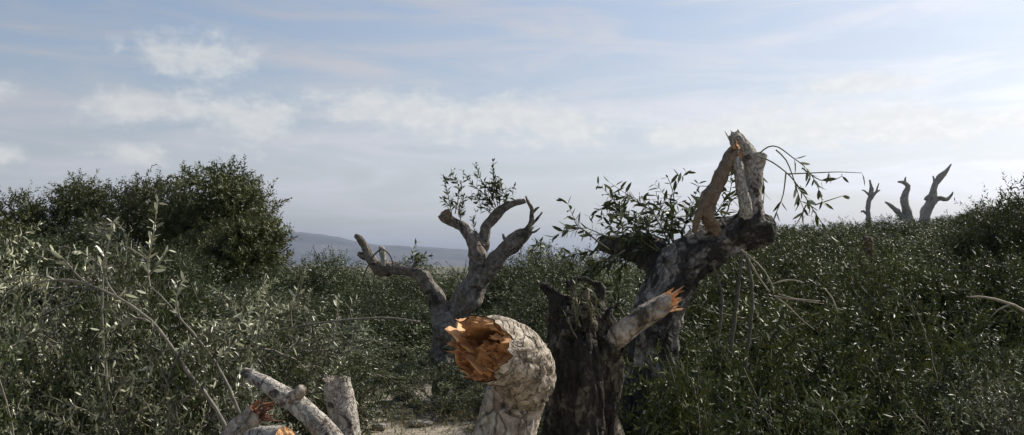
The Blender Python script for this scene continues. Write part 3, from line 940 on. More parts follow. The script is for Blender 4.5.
P, r = px_path([(752, 240, 7, 5.6), (748, 216, 6.5, 5.53), (746, 204, 6, 5.5), (742, 186, 5.4, 5.5), (738, 170, 5, 5.5), (735, 154, 4.5, 5.52)], 5.5)
limb('snapped_limb', tC, rel(P, tC), r, M_LOG, nseg=24, step=0.012, seed=48, kink=0.3, knob=0.1)
P, r = px_path([(738, 147, 4, 5.54), (733, 153, 6.5, 5.52), (725, 168, 6.5, 5.5), (716, 184, 7, 5.48), (709, 198, 8, 5.46), (708, 212, 7, 5.46), (713, 224, 6, 5.48), (718, 234, 5, 5.5)], 5.5)
l3, inf = limb('torn_limb', tC, rel(P, tC), r, M_PEEL, nseg=28, step=0.012, seed=50, lump=0.22, ridge=0.12, fiss=0.06, kink=0.3, knob=0.15)
P, r = px_path([(710, 198, 6), (702, 212, 4.5), (697, 222, 3.5), (694, 232, 2)], 5.45)
limb('torn_strip', l3, rel(P, tC), r, M_PEEL, nseg=16, step=0.012, seed=52)
for i, (bx, by, dx, dz, ln) in enumerate([(739, 149, -0.3, 0.8, 0.07), (733, 150, 0.2, 0.9, 0.05), (738, 156, 0.5, 0.3, 0.05)]):
    shard(l3, at(bx, by, 5.5) - np.array(tC.location), (dx, 0, dz), ln * 0.8, 0.009, 0.005, M_WOOD, 60 + i)
# low limb running left behind the trunk
P, r = px_path([(678, 268, 17, 5.7), (655, 254, 15, 5.75), (635, 248, 13, 5.8), (615, 246, 10, 5.85), (600, 243, 7, 5.9)], 5.8)
lowl, inf = limb('limb', tC, rel(P, tC), r, M_DARK, nseg=32, step=0.016, seed=55)
# thin bare rods hanging under it
for i, rows in enumerate([[(742, 252, 2.2), (738, 290, 2.4), (733, 330, 2.6), (728, 380, 2.6)], [(747, 256, 2), (752, 290, 2.2), (750, 330, 2.2), (744, 372, 2)], [(712, 262, 1.8), (722, 300, 2), (716, 350, 2)]]):
    P, r = px_path(rows, 5.5)
    r = [q * 0.7 for q in r]
    limb('hanging_rod', tC, rel(P, tC), r, M_TWIGD, nseg=8, step=0.03, seed=70 + i, ridge=0.05)
# pale bark strips torn loose below the cut
for i, rows in enumerate([[(741, 249, 1.6), (748, 258, 1.6), (758, 276, 1.6), (770, 292, 1.4)], [(742, 250, 1.4), (754, 260, 1.5), (765, 272, 1.5), (772, 285, 1.3), (774, 293, 1.1)],
                          [(772, 284, 1.2), (788, 280, 1.6), (803, 282, 0.8)], [(774, 296, 1.4), (795, 299, 1.4), (820, 301, 0.8)], [(774, 296, 1.3), (788, 306, 1.3), (800, 318, .9), (815, 330, .6)],
                          [(778, 294, 1), (800, 300, .9), (824, 304, .6)], [(824, 288, 1.2), (832, 298, 1.6), (838, 312, .8)]]):
    P, r = px_path(rows, 5.35)
    r = [q * 0.48 for q in r]
    limb('bark_strip', tC, rel(P, tC), r, M_STRAW, nseg=8, step=0.02, seed=80 + i, ridge=0.05)

tCl = np.array(tC.location)
SPR = [  # long drooping shoots right of the snapped limb
    ([(760, 153), (768, 147), (778, 147), (792, 157), (806, 168), (816, 183), (822, 200)], 0.45, 0.040, 5.45),
    ([(758, 156), (772, 162), (790, 176), (802, 192), (812, 208), (824, 226), (834, 240)], 0.40, 0.040, 5.45),
    ([(776, 150), (786, 160), (794, 180), (800, 200), (806, 214)], 0.5, 0.045, 5.40),
    ([(788, 174), (812, 173), (838, 172), (862, 173)], 0.55, 0.12, 5.45),
    ([(786, 172), (783, 195), (776, 213), (772, 222)], 0.55, 0.055, 5.40),
    ([(802, 168), (820, 180), (834, 180), (842, 176)], 0.5, 0.07, 5.45),
    ([(806, 205), (800, 218), (795, 226)], 0.3, 0.06, 5.45),
    ([(815, 205), (830, 200), (842, 196)], 0.3, 0.07, 5.45),
    ([(757, 168), (763, 180), (764, 195), (762, 208)], 0.2, 0.05, 5.62),
]
for i, (pp, t0, gap, Y) in enumerate(SPR):
    P = [at(a, b, Y + 0.02 * (k % 2)) - tCl for k, (a, b) in enumerate(pp)]
    leafy_shoot(tC, spline(P, 0.03, [1] * len(P))[0], M_OLIVE, (0.078, 0.021), gap * 0.65, t0, (0.0045, 0.0018), 200 + i, 0.62, True, 0.45)
# leafy mass left of the trunk top: a fan of shoots from the low limb
SPL = [([(660, 250), (640, 232), (625, 215), (612, 205), (598, 210)], 3, .10), ([(650, 250), (628, 240), (606, 236), (585, 228), (568, 232)], 2, .1),
       ([(640, 250), (612, 250), (585, 252), (562, 258)], 0, .45), ([(610, 250), (596, 240), (582, 229), (566, 227), (563, 234)], 0, .35),
       ([(668, 245), (672, 225), (674, 208), (673, 192), (668, 178)], 0, .62), ([(672, 248), (660, 225), (650, 210), (640, 203), (626, 196)], 4, .08),
       ([(680, 245), (684, 228), (688, 214), (690, 203)], 3, .1), ([(690, 240), (697, 226), (702, 214), (706, 206)], 3, .1),
       ([(655, 250), (648, 236), (645, 222), (636, 212)], 4, .1), ([(640, 250), (630, 258), (615, 262), (603, 268)], 3, .1),
       ([(625, 250), (612, 258), (598, 262), (588, 274)], 3, .15), ([(700, 232), (712, 218), (722, 206), (728, 196)], 2, .2),
       ([(716, 226), (728, 210), (730, 192), (733, 178)], 1, .3), ([(664, 250), (654, 240), (646, 228), (655, 205)], 3, .1),
       ([(676, 248), (668, 232), (664, 218), (658, 200)], 4, .1), ([(668, 256), (650, 246), (632, 232), (616, 226)], 4, .05),
       ([(690, 246), (680, 232), (676, 220), (668, 210)], 4, .1), ([(650, 256), (634, 246), (620, 236), (604, 226)], 4, .1)]
for i, (pp, side, t0) in enumerate(SPL):
    Y = 5.75 + 0.12 * ((i * 7) % 5 - 2) * 0.5
    P = [at(a, b, Y) - tCl for a, b in pp]
    leafy_shoot(tC, spline(P, 0.03, [1] * len(P))[0], M_OLIVE, (0.072, 0.0195), 0.027, t0, (0.006, 0.002), 240 + i, 0.36, i in (1, 2, 3, 4), 0.35, side=side + 1, side_len=0.22)

# --- D: forked snag further back
tD = thing('forked_olive_snag', 'forked bare olive snag with one long crooked arm reaching to the hills', 'dead tree', (-0.5, 8.6, 0.0))
tDl = np.array(tD.location)
P, r = px_path([(446, 440, 26), (447, 400, 23), (448, 365, 21), (450, 340, 20), (457, 318, 18), (466, 300, 16), (478, 280, 14.5), (494, 261, 12), (509, 246, 10), (521, 236, 7.5), (529, 230, 5)], 8.6)
mD, inf = limb('trunk', tD, rel(P, tD), [q * 0.67 for q in r], M_SNAG, closed=False, nseg=44, step=0.022, seed=61, lump=0.28, ridge=0.16, fiss=0.11, kink=0.5, knob=0.3, jag_end=0.9)
wood_cap('torn_wood', mD, inf, M_STRIP, 12, rough=0.6, splinters=8, slen=1.8)
P, r = px_path([(447, 345, 15), (444, 318, 12), (437, 298, 10), (427, 284, 9), (414, 274, 8), (400, 269, 7.5), (386, 268, 7.5), (374, 263, 7), (367, 254, 6.5), (364, 246, 5.5), (359, 239, 4.5), (355, 236, 3)], 8.5)
aD, inf = limb('limb', tD, rel(P, tD), [q * 0.67 for q in r], M_SNAG, nseg=28, step=0.022, seed=63, lump=0.34, ridge=0.12, fiss=0.10, kink=0.95, knob=0.4)
P, r = px_path([(384, 266, 4.5), (383, 257, 4), (382, 250, 4.5), (381, 247, 3.5)], 8.45)
sD, inf = limb('limb_stub', aD, rel(P, tD), [q * 0.67 for q in r], M_LOG, nseg=16, step=0.02, seed=64)
for i, rows in enumerate([[(381, 249, 1.1), (374, 255, 1.1), (368, 266, 1.1), (363, 278, 1.0), (360, 290, .8)], [(383, 249, 1.1), (389, 254, 1.1), (393, 263, 1), (394, 276, .9)],
                          [(378, 262, 1.1), (375, 272, 1.1), (374, 284, .9), (376, 294, .8)]]):
    P, r = px_path(rows, 8.42)
    limb('hanging_twig', aD, rel(P, tD), [q * 0.67 for q in r], M_TWIGD, nseg=8, step=0.03, seed=65 + i, ridge=0.05)
P, r = px_path([(372, 260, 4.5), (366, 257, 4.5), (361, 255, 4.5), (358, 254, 3)], 8.5)
limb('knot', aD, rel(P, tD), [q * 0.67 for q in r], M_SNAG, nseg=14, step=0.015, seed=69)
P, r = px_path([(474, 286, 12), (477, 270, 10.5), (478, 256, 9.5), (473, 242, 8), (465, 231, 7), (457, 224, 6.5), (448, 218, 6.5), (441, 213, 6.5)], 8.55)
bD, inf = limb('limb', tD, rel(P, tD), [q * 0.67 for q in r], M_SNAG, closed=False, nseg=28, step=0.02, seed=71, lump=0.28, fiss=0.10, kink=0.95, knob=0.4)
wood_cap('sawn_end', bD, inf, M_WOOD, 15, rough=0.25, splinters=3)
P, r = px_path([(450, 220, 4), (448, 214, 4.5), (447, 210, 4)], 8.5)
limb('limb_stub', bD, rel(P, tD), [q * 0.67 for q in r], M_PEEL, nseg=14, step=0.015, seed=72)
P, r = px_path([(477, 266, 10), (479, 250, 9), (480, 240, 8), (486, 227, 7.5), (494, 214, 7), (503, 207, 6), (513, 204, 5), (524, 201, 3.5)], 8.6)
cD, inf = limb('limb', tD, rel(P, tD), [q * 0.67 for q in r], M_SNAG, closed=False, nseg=28, step=0.02, seed=73, lump=0.28, fiss=0.10, kink=0.95, knob=0.4, jag_end=0.9)
wood_cap('torn_wood', cD, inf, M_STRIP, 16, rough=0.6, splinters=5, slen=2.0)
P, r = px_path([(481, 244, 4), (477, 238, 4), (476, 233, 3)], 8.55)
limb('limb_stub', cD, rel(P, tD), [q * 0.67 for q in r], M_SNAG, nseg=14, step=0.015, seed=74)
P, r = px_path([(519, 240, 4), (526, 231, 3.8), (531, 222, 3.4), (532, 212, 3), (529, 203, 2.4), (526, 196, 1.2)], 8.6)
tw, inf = limb('limb', tD, rel(P, tD), [q * 0.67 for q in r], M_SNAG, nseg=16, step=0.02, seed=75, lump=0.3)
for i, rows in enumerate([[(530, 226, 2), (536, 220, 2), (542, 212, 1.0)], [(532, 214, 1.8), (536, 209, 1.8), (539, 207, .9)], [(526, 232, 2), (534, 232, 1.6), (540, 228, .8)], [(510, 243, 3), (504, 238, 2.5), (503, 234, 1.5)]]):
    P, r = px_path(rows, 8.6)
    limb('twig', tw, rel(P, tD), [q * 0.67 for q in r], M_SNAG, nseg=10, step=0.02, seed=76 + i)
for i, (pp, side) in enumerate([([(452, 216), (450, 205), (447, 190), (443, 176)], 4), ([(455, 214), (458, 200), (459, 188), (455, 178)], 4), ([(460, 222), (462, 208), (464, 196)], 4),
                                ([(494, 208), (486, 196), (474, 186), (466, 176), (462, 170)], 3), ([(496, 207), (490, 192), (480, 178), (476, 164)], 3), ([(498, 206), (495, 190), (493, 174), (493, 162)], 2),
                                ([(500, 206), (498, 196), (490, 190)], 6), ([(496, 210), (488, 202), (480, 196)], 6), ([(502, 206), (506, 198), (500, 186)], 5), ([(478, 240), (474, 228), (472, 218)], 1),
                                ([(492, 214), (484, 208), (478, 204)], 3), ([(408, 272), (414, 264), (420, 258)], 6), ([(404, 270), (406, 262), (416, 256)], 5), ([(535, 238), (540, 246), (541, 256)], 5)]):
    P = [at(a, b, 8.55) - tDl for a, b in pp]
    leafy_shoot(tD, spline(P, 0.03, [1] * len(P))[0], M_OLIVE, (0.066, 0.022), 0.024, 0.12, (0.005, 0.002), 300 + i, 0.5, False, 0.05, side=side, side_len=0.13, detail=0)

# --- E, F: pale logs and stump at the bottom left
tE = thing('fallen_log', 'pale blotched log slanting up to a thin tip at bottom left', 'log', (-0.95, 4.2, 0.0))
P, r = px_path([(245, 371, 4, 4.35), (251, 375, 6, 4.33), (268, 386, 7.8, 4.28), (288, 399, 9.5, 4.24), (303, 410, 10, 4.2), (318, 424, 10.5, 4.17), (340, 450, 12, 4.12), (372, 500, 14, 4.05), (420, 590, 16, 4.0)], 4.2)
lg, inf = limb('trunk', tE, rel(P, tE)[::-1], r[::-1], M_LOG, nseg=44, step=0.012, seed=81, lump=0.14, ridge=0.06, kink=0.15, knob=0.12)
P, r = px_path([(292, 399, 8, 4.2), (297, 392, 7, 4.17), (300, 388, 5.5, 4.15)], 4.2)
limb('knot', lg, rel(P, tE), [q * 0.8 for q in r], M_PALE, nseg=20, step=0.008, seed=82, lump=0.3)
tE2 = thing('torn_bough', 'brownish bough with ragged red-brown break lying under the pale log', 'bough', (-1.1, 4.3, 0.0))
P, r = px_path([(190, 520, 16, 4.3), (216, 462, 13, 4.3), (233, 438, 11, 4.3), (248, 421, 9.5, 4.3), (258, 412, 9, 4.3)], 4.3)
bo, inf = limb('trunk', tE2, rel(P, tE2), r, M_PALE, closed=False, nseg=36, step=0.012, seed=84, ridge=0.12, jag_end=1.0, kink=0.2)
wood_cap('torn_wood', bo, inf, M_RED, 21, rough=0.7, splinters=8, slen=0.6)
for i, (bx, by, dx, dz, ln) in enumerate([(260, 412, 0.9, 0.35, 0.06), (258, 417, 1, 0.0, 0.07)]):
    shard(bo, at(bx, by, 4.28) - np.array(tE2.location), (dx, -0.1, dz), ln, 0.012, 0.006, M_RED, 90 + i)
for i in range(14):
    shard(bo, at(rgA.uniform(254, 264), rgA.uniform(402, 420), 4.29) - np.array(tE2.location), (0.9, rgA.uniform(-.2, .2), rgA.uniform(-.1, .7)), rgA.uniform(.04, .09), rgA.uniform(.003, .008), 0.003, M_RED, 290 + i)
tE3 = thing('sawn_log', 'short pale log with sawn orange end at the bottom edge', 'log', (-1.0, 4.0, 0.0))
P, r = px_path([(228, 475, 12, 4.3), (248, 446, 11.5, 4.1), (268, 437, 11, 4.0), (285, 437, 10.5, 3.92)], 4.0)
sl, inf = limb('trunk', tE3, rel(P, tE3), r, M_LOG, closed=False, nseg=36, step=0.012, seed=86, lump=0.06, jag_end=0.1)
wood_cap('sawn_end', sl, inf, M_FRESH, 23, rough=0.10)
tF = thing('upright_stump', 'short upright pale stump with slanted top beside the pale log', 'tree stump', (-0.74, 4.5, 0.0))
P, r = px_path([(352, 640, 20), (349, 500, 17), (345, 440, 14.5), (342, 410, 13.5), (340, 390, 13.5), (339, 375, 12.5)], 4.5)
st, inf = limb('trunk', tF, rel(P, tF), r, M_LOG, closed=False, nseg=40, step=0.012, seed=88, lump=0.10, ridge=0.10, jag_end=0.35)
wood_cap('sawn_end', st, inf, M_STRIP, 25, rough=0.2)

# --- G: dead trees on the ridge at right, weathered post
GR = 'bare dead trees on the ridge'


def far_tree(label, Y, x, rows_list):
    y0 = float(ground_z(x, Y))
    t = thing('dead_tree', label, 'dead tree', (x, Y, y0), GR)
    for i, rows in enumerate(rows_list):
        P, r = px_path(rows, Y)
        r = [q * 0.72 for q in r]
        limb('trunk' if i == 0 else 'limb', t, rel(P, t), r, M_FAR, nseg=16, step=0.07, seed=int(x * 10) + i, lump=0.35, ridge=0.1)
    return t


far_tree('slender pale dead tree with stubby twigs, smallest of three on the ridge', 28, (869 - 512) / F * 28,
         [[(868, 250, 4), (868, 225, 3.6), (869, 205, 3.2), (871, 192, 2.6), (870, 180, 1.2)], [(870, 200, 2.2), (875, 193, 2), (880, 190, .9)], [(870, 196, 1.6), (865, 191, 1.2), (862, 190, .7)], [(876, 192, 1.2), (878, 186, 0.9), (879, 183, .5)], [(868, 215, 2), (863, 211, 1.5), (861, 212, .9)]])
far_tree('twisted dead tree with a lump on its trunk, middle one on the ridge', 28, (908 - 512) / F * 28,
         [[(912, 255, 6.5), (910, 228, 6), (907, 212, 5.2), (905, 203, 5), (907, 193, 4.2), (908, 186, 3.4), (903, 182, 2.2), (898, 182, 1)], [(906, 185, 2), (905, 180, 1.4), (906, 177, .6)],
          [(908, 222, 4), (899, 213, 3.2), (891, 206, 2.6), (885, 202, 1.2)], [(906, 205, 4), (902, 201, 3), (901, 197, 1.5)]])
far_tree('tallest dead tree on the ridge with long limb slanting up to the right', 28, (928 - 512) / F * 28,
         [[(920, 260, 9.5), (922, 232, 8.8), (926, 216, 7.5), (931, 205, 6), (932, 195, 4.8), (934, 186, 4), (941, 176, 3.2), (947, 170, 2.3), (951, 164, .9)], [(930, 206, 4), (938, 199, 3.2), (946, 199, 2.6), (950, 196, 1.8), (953, 192, .8)],
          [(932, 196, 3.2), (928, 197, 2.6), (925, 200, 1.6)], [(935, 184, 2), (934, 179, 1.4), (933, 176, .8)]])
tP = thing('weathered_post', 'dark red-brown broken post standing in bushes below the ridge trees', 'post', ((866 - 512) / F * 13.6, 13.6, float(ground_z((866 - 512) / F * 13.6, 13.6))))
P, r = px_path([(865, 330, 7.0), (865, 290, 6.4), (866, 262, 6), (867, 245, 5.5), (867, 237, 4.6)], 13.6)
limb('trunk', tP, rel(P, tP), r, M_CHAR, nseg=20, step=0.04, seed=98, jag_end=1.0)

# ------------------------------------------------------------------ standing trees at the left rear


def crown_tree(name, label, px, top, Y, wpx, seed, mat, group, leaves=15000, low=310, lobes=9, leaf=(0.095, 0.032)):
    fo = Foliage(seed)
    g = fo.g
    x = (px - W / 2) / F * Y
    z0 = float(ground_z(x, Y))
    ztop = at(px, top, Y)[2]; zlow = at(px, low, Y)[2]
    wid = wpx / F * Y / 2
    t = thing(name, label, 'olive tree', (x, Y, z0), group)
    Hc = ztop - z0
    th = zlow - z0
    P = [np.array((0, 0, -0.2)), np.array((0.1 * wid, 0, th * 0.5)), np.array((-0.05 * wid, 0, th + 0.2 * (Hc - th))), np.array((0.05 * wid, 0, th + 0.45 * (Hc - th)))]
    tr, inf = limb('trunk', t, P, [0.24, 0.19, 0.15, 0.10], M_STUMP, nseg=18, step=0.12, seed=seed, flute=0.2)
    # lobes of the crown: uneven clusters that the limbs reach into
    lob = []
    for i in range(lobes):
        a = i / lobes * 6.283 + g.uniform(-.5, .5)
        fz = g.uniform(0.02, 0.82) if i else 0.84
        rr = wid * (0.62 if i else 0.12) * (1.12 - 0.75 * abs(fz - 0.38)) * g.uniform(0.7, 1.1)
        c = np.array((math.cos(a) * rr, math.sin(a) * rr, th + fz * (Hc - th)))
        s = np.array((1, 1, 0.8)) * wid * g.uniform(0.26, 0.44)
        s[2] = min(s[2], (Hc - c[2]) * 0.98 + 0.08)
        lob.append((c, s))
        Q = np.array(spline([P[2] * 0.9, (P[2] + c) / 2 + g.normal(0, .1, 3), c], 0.15, [1, 1, 1])[0])
        fo.twig(Q, 0.07, 0.015, 6)
    nsh = leaves // 15
    pick = g.integers(len(lob), size=nsh)
    cc = np.array([l[0] for l in lob])[pick]; ss = np.array([l[1] for l in lob])[pick]
    tn = np.clip(g.normal(0.40, 0.10, len(lob)), 0.1, 0.7)[pick]
    u = g.normal(0, 1, (nsh, 3)); u /= np.linalg.norm(u, axis=1, keepdims=True)
    rad_ = g.uniform(0.25, 1.0, nsh) ** 0.6
    fo.shoots(cc + u * ss * rad_[:, None] * 0.92, u * 0.8 + np.array((0, 0, 0.55)) + g.normal(0, 0.5, (nsh, 3)), g.uniform(0.16, 0.42, nsh), 5, 0.16, 0.03, 0.0, 0.034, leaf, tn, 5, 0.005)
    br = fo.build_twigs('branches', M_TWIGD, t)
    fo.build_leaves('crown', mat, t, 0)
    return t


TG = 'standing olive trees behind the thicket'
crown_tree('olive_tree', 'tallest standing olive tree with dense brown-green crown, hill to its right', 222, 158, 19, 150, 501, M_BROWN, TG, 42000, 330, 20)
crown_tree('olive_tree', 'standing olive tree whose rounded top adjoins the tallest tree on its left', 146, 178, 20.5, 155, 502, M_BROWN, TG, 42000, 330, 22)
crown_tree('olive_tree', 'standing olive tree with small pointed crown top, second from the left edge', 74, 178, 21, 135, 503, M_BROWN, TG, 36000, 330, 20)
crown_tree('olive_tree', 'standing olive tree at the left edge, cut off by the frame', 12, 192, 20, 130, 504, M_BROWN, TG, 32000, 330, 18)
crown_tree('olive_tree', 'low brownish olive tree in front of the tallest one, right of arching branches', 258, 222, 16, 125, 505, M_BROWN, TG, 32000, 340, 18)

# ------------------------------------------------------------------ thicket of shrubs
near_v = [shrub_mesh(601 + i, 1.55, 1.15, 14, 7, 6, M_SILVER, M_TWIG, (0.050, 0.0118), 1, 0.56, 0.06, 0.78, 0.021, 0.28) for i in range(3)]
mid_v = [shrub_mesh(621 + i, 1.7, 1.2, 14, 9, 8, M_OLIVE, M_TWIGD, (0.050, 0.0130), 0, 0.40, 0.06, 0.8, 0.023, 0.25) for i in range(4)]
deep_v = [shrub_mesh(641 + i, 1.6, 1.25, 14, 9, 8, M_DEEP, M_TWIGD, (0.068, 0.0175), 0, 0.44, 0.09, 0.62, 0.028, 0.28) for i in range(4)]
far_v = [dome_mesh(661 + i, 1.5, 1.2, 15, 2000, M_DEEP, (0.058, 0.0170), 0.44) for i in range(4)]
deep_d = [dome_mesh(701 + i, 1.6, 1.15, 14, 2300, M_DEEP, (0.060, 0.0160), 0.42, 0.027, 0.05) for i in range(4)]
dome_v = [dome_mesh(681 + i, 1.7, 1.1, 13, 2200, M_OLIVE, (0.052, 0.0140), 0.38) for i in range(3)]

gS = np.random.default_rng(77)
ORD = ['second', 'third', 'fourth', 'fifth', 'sixth', 'seventh', 'eighth', 'ninth']


def row_of(variants, rows, label, group, name='olive_shrub', cat='shrub', first=0):
    """one row of shrubs, left to right; each label says which of the row it is"""
    rows = sorted(rows)
    for i, (px, top, Y, sc) in enumerate(rows):
        x = (px - W / 2) / F * Y
        z0 = float(ground_z(x, Y)) - 0.04
        ztop = at(px, top, Y)[2]
        data = variants[(i + first) % len(variants)]
        hgt = float(np.percentile([v.co.z for v in list(data[0].vertices)[::40]], 98.5))
        zs = float(np.clip((ztop - z0) / (hgt * sc), 0.45, 1.8))
        which = 'leftmost' if i == 0 else 'rightmost' if i == len(rows) - 1 else ORD[i - 1] + ' from the left'
        place_shrub(name, data, (x, Y, z0), gS.uniform(0, 6.28), sc, label.format(which), cat, group, zs)


row_of(near_v, [(8, 250, 6.0, .95), (78, 268, 6.2, .95), (138, 266, 6.0, .85), (205, 304, 6.4, .85), (262, 314, 7.2, .85)],
       'silvery olive shrub behind the arching boughs, {} of its row', 'silvery shrubs at the left front')
row_of(deep_v, [(48, 300, 5.6, .8), (150, 318, 5.7, .75), (232, 335, 6.6, .8)],
       'darker green olive shrub among the silvery ones at left, {} of three', 'darker shrubs at the left front')
row_of(near_v, [(10, 335, 4.9, .8), (100, 345, 5.0, .8), (178, 362, 5.2, .7)],
       'silvery olive shrub at the bottom left corner, {} of three', 'silvery shrubs at the left front', first=1)
row_of(mid_v, [(258, 368, 7.0, .5), (440, 352, 8.0, .55), (478, 385, 7.6, .4)],
       'low olive shrub at ground level beside the clearing, {} of three', 'low shrubs beside the clearing')
row_of(dome_v, [(264, 300, 9.8, .9), (322, 306, 10.2, .85), (372, 292, 10.7, .9), (416, 308, 11, .85)],
       'grey-green shrub left of the forked snag, {} of rear row', 'shrubs left of the forked snag')
row_of(mid_v, [(290, 330, 8.2, .9), (340, 336, 9.9, .8), (394, 340, 10.1, .75)],
       'grey-green shrub just above the pale stump, {} of three', 'shrubs left of the forked snag', first=2)
row_of(dome_v, [(20, 240, 13, 1.1), (92, 234, 13, 1.2), (160, 256, 13, 1.1), (235, 290, 13, 1.0)],
       'dull green olive shrub under the standing olive trees, {} of four', 'shrubs under the standing trees', first=1)
row_of(dome_v, [(285, 272, 13.5, .95), (320, 260, 14, .95), (362, 274, 14.5, 1.0), (404, 268, 14, .95), (446, 274, 13, 1.0)],
       'olive shrub at the foot of the hazy hills, {} of five', 'shrubs below the hazy hills', first=2)
row_of(dome_v, [(498, 276, 12.5, 1.1), (535, 254, 12, 1.0), (570, 266, 11, 1.0), (608, 262, 10.5, 1.05), (645, 266, 9.5, 1.0)],
       'olive shrub between snag and leaning trunk, {} of rear row', 'shrubs between snag and leaning trunk')
row_of(dome_v, [(492, 322, 11.5, .9), (532, 302, 10, .85), (578, 296, 8.4, .8), (622, 306, 7.6, .7)],
       'olive shrub behind the hollow trunk and stump, {} of four', 'shrubs between snag and leaning trunk', first=1)
row_of(deep_d, [(704, 284, 8.2, .85), (756, 260, 8.8, .9), (812, 270, 9.6, .9), (866, 264, 9.2, .9), (914, 300, 9.4, .75), (962, 266, 9, .9), (1018, 272, 9, .9)],
       'dark olive shrub right of leaning trunk, {} in rear row', 'dark shrubs at the right front')
row_of(deep_v, [(692, 335, 6.4, .7), (740, 300, 6.3, .9), (798, 316, 6.5, .9), (850, 302, 6.6, .8), (1000, 318, 7.0, .7)],
       'dark olive shrub below hanging bark strips, {} in middle row', 'dark shrubs at the right front', first=1)
row_of(deep_v, [(660, 392, 5.05, .5), (712, 380, 5.2, .65), (760, 372, 5.2, .7), (818, 380, 5.3, .7), (872, 392, 5.4, .7)],
       'dark olive shrub along the bottom edge, {} of five', 'dark shrubs at the right front', first=2)
row_of(far_v, [(745, 242, 14, 1.2), (794, 240, 15, 1.2), (842, 252, 15.5, 1.2), (896, 248, 15, 1.2), (952, 244, 15, 1.2), (1005, 236, 15, 1.3)],
       'low dark shrub on the rising slope, {} in its lower row', 'shrubs on the rising slope')
row_of(far_v, [(768, 232, 21, 1.4), (818, 230, 21, 1.4), (862, 230, 21, 1.4), (915, 236, 21, 1.4), (968, 230, 21, 1.4), (1018, 226, 21, 1.4)],
       'low dark shrub on the rising slope, {} in its middle row', 'shrubs on the rising slope', first=1)
row_of(far_v, [(788, 228, 27, 1.5), (836, 226, 27, 1.5), (884, 220, 27, 1.5), (915, 224, 27, 1.4), (955, 218, 28, 1.5), (982, 213, 28, 1.5), (1015, 207, 28, 1.6)],
       'low dark shrub along the right skyline ridge, {} in the row', 'shrubs on the rising slope', first=2)
row_of(far_v, [(1030, 192, 15, 1.3)], 'tall dark bush at the right edge, its top above the ridge', None, 'olive_bush', 'bush')
row_of([near_v[0], mid_v[1], mid_v[2]], [(932, 392, 5.6, .6), (985, 352, 5.6, .7), (1030, 360, 5.4, .65)],
       'grey-green low shrub in bottom right corner, {} of three', 'low shrubs in the right corner', first=1)

# small weeds and dry grass round the clearing
fo = Foliage(900)
for k in range(380):
    x, y = fo.g.uniform(-2.4, 0.6), fo.g.uniform(6.0, 9.6)
    z = float(ground_z(x, y))
    for q in range(3):
        S = fo.path((x + fo.g.normal(0, .03), y + fo.g.normal(0, .03), z - 0.02), (fo.g.normal(0, .45), fo.g.normal(0, .45), 1), fo.g.uniform(0.06, 0.2), 3, .15, .05)
        fo.leaves_along(S, 0.0, 0.05, 0.07, 0.006, 0.75, 0.5)
gr = fo.build_leaves('dry_grass', leaf_mat('dry_grass_blade', [(0, (0.06, 0.06, 0.025)), (0.5, (0.14, 0.125, 0.06)), (1, (0.36, 0.31, 0.19))], 0.7), None, 0)
gr['label'] = 'dry grass and weeds on the soil of the clearing'; gr['category'] = 'grass'

# stones of the broken terrace edge in the clearing
M_STONE = plain_mat('limestone', (0.20, 0.185, 0.16), (0.33, 0.31, 0.28), 9, 0.9, 0.6)
for i, (px, py, Y, w, h) in enumerate([(388, 406, 9.6, 30, 10), (408, 403, 9.9, 26, 9), (428, 406, 9.8, 34, 9), (372, 411, 9.3, 18, 8), (448, 410, 9.4, 24, 8), (401, 416, 8.8, 16, 6), (420, 421, 8.4, 20, 6), (380, 424, 8.1, 14, 6), (455, 402, 10.2, 22, 9)]):
    g = np.random.default_rng(950 + i)
    vs, fs = [], []
    nu, nv = 16, 9
    sx, sz = w / F * Y / 2, h / F * Y / 2
    for a in range(nv):
        ph_ = math.pi * a / (nv - 1)
        for b in range(nu):
            th_ = 2 * math.pi * b / nu
            d = np.array((math.sin(ph_) * math.cos(th_), math.sin(ph_) * math.sin(th_), math.cos(ph_)))
            d = np.sign(d) * np.abs(d) ** 0.75
            k = 1 + 0.28 * noise.noise(Vector(d * 1.5) + Vector((i * 5, 0, 0))) + 0.12 * noise.noise(Vector(d * 4) + Vector((i * 5, 0, 0)))
            vs.append(d * k * np.array((sx, sx * 0.7, sz)))
    for a in range(nv - 1):
        for b in range(nu):
            fs.append((a * nu + b, (a + 1) * nu + b, (a + 1) * nu + (b + 1) % nu, a * nu + (b + 1) % nu))
    Y = 1.15 * F / (py - 265.0)
    p = at(px, py, Y)
    o = mesh_obj('stone', vs, fs, M_STONE, None, smooth=False)
    o.location = (float(p[0]), float(Y), float(ground_z(p[0], Y)) + sz * 0.45)
    o.rotation_euler = (0, 0, g.uniform(-.4, .4))
    tag(o, 'flat grey stone in the small clearing, ' + ['second from left in the rear row', 'third from left in the rear row', 'widest of the rear row', 'leftmost and rounded', 'right of the widest one', 'small one in front of the row', 'low slab nearest the hollow trunk', 'smallest, nearest the pale stump', 'farthest back at the right'][i], 'stone', 'stones in the clearing')

# ------------------------------------------------------------------ single branches in front
# --- H: long arching pale boughs at the left with silvery leaves, each leaf an object


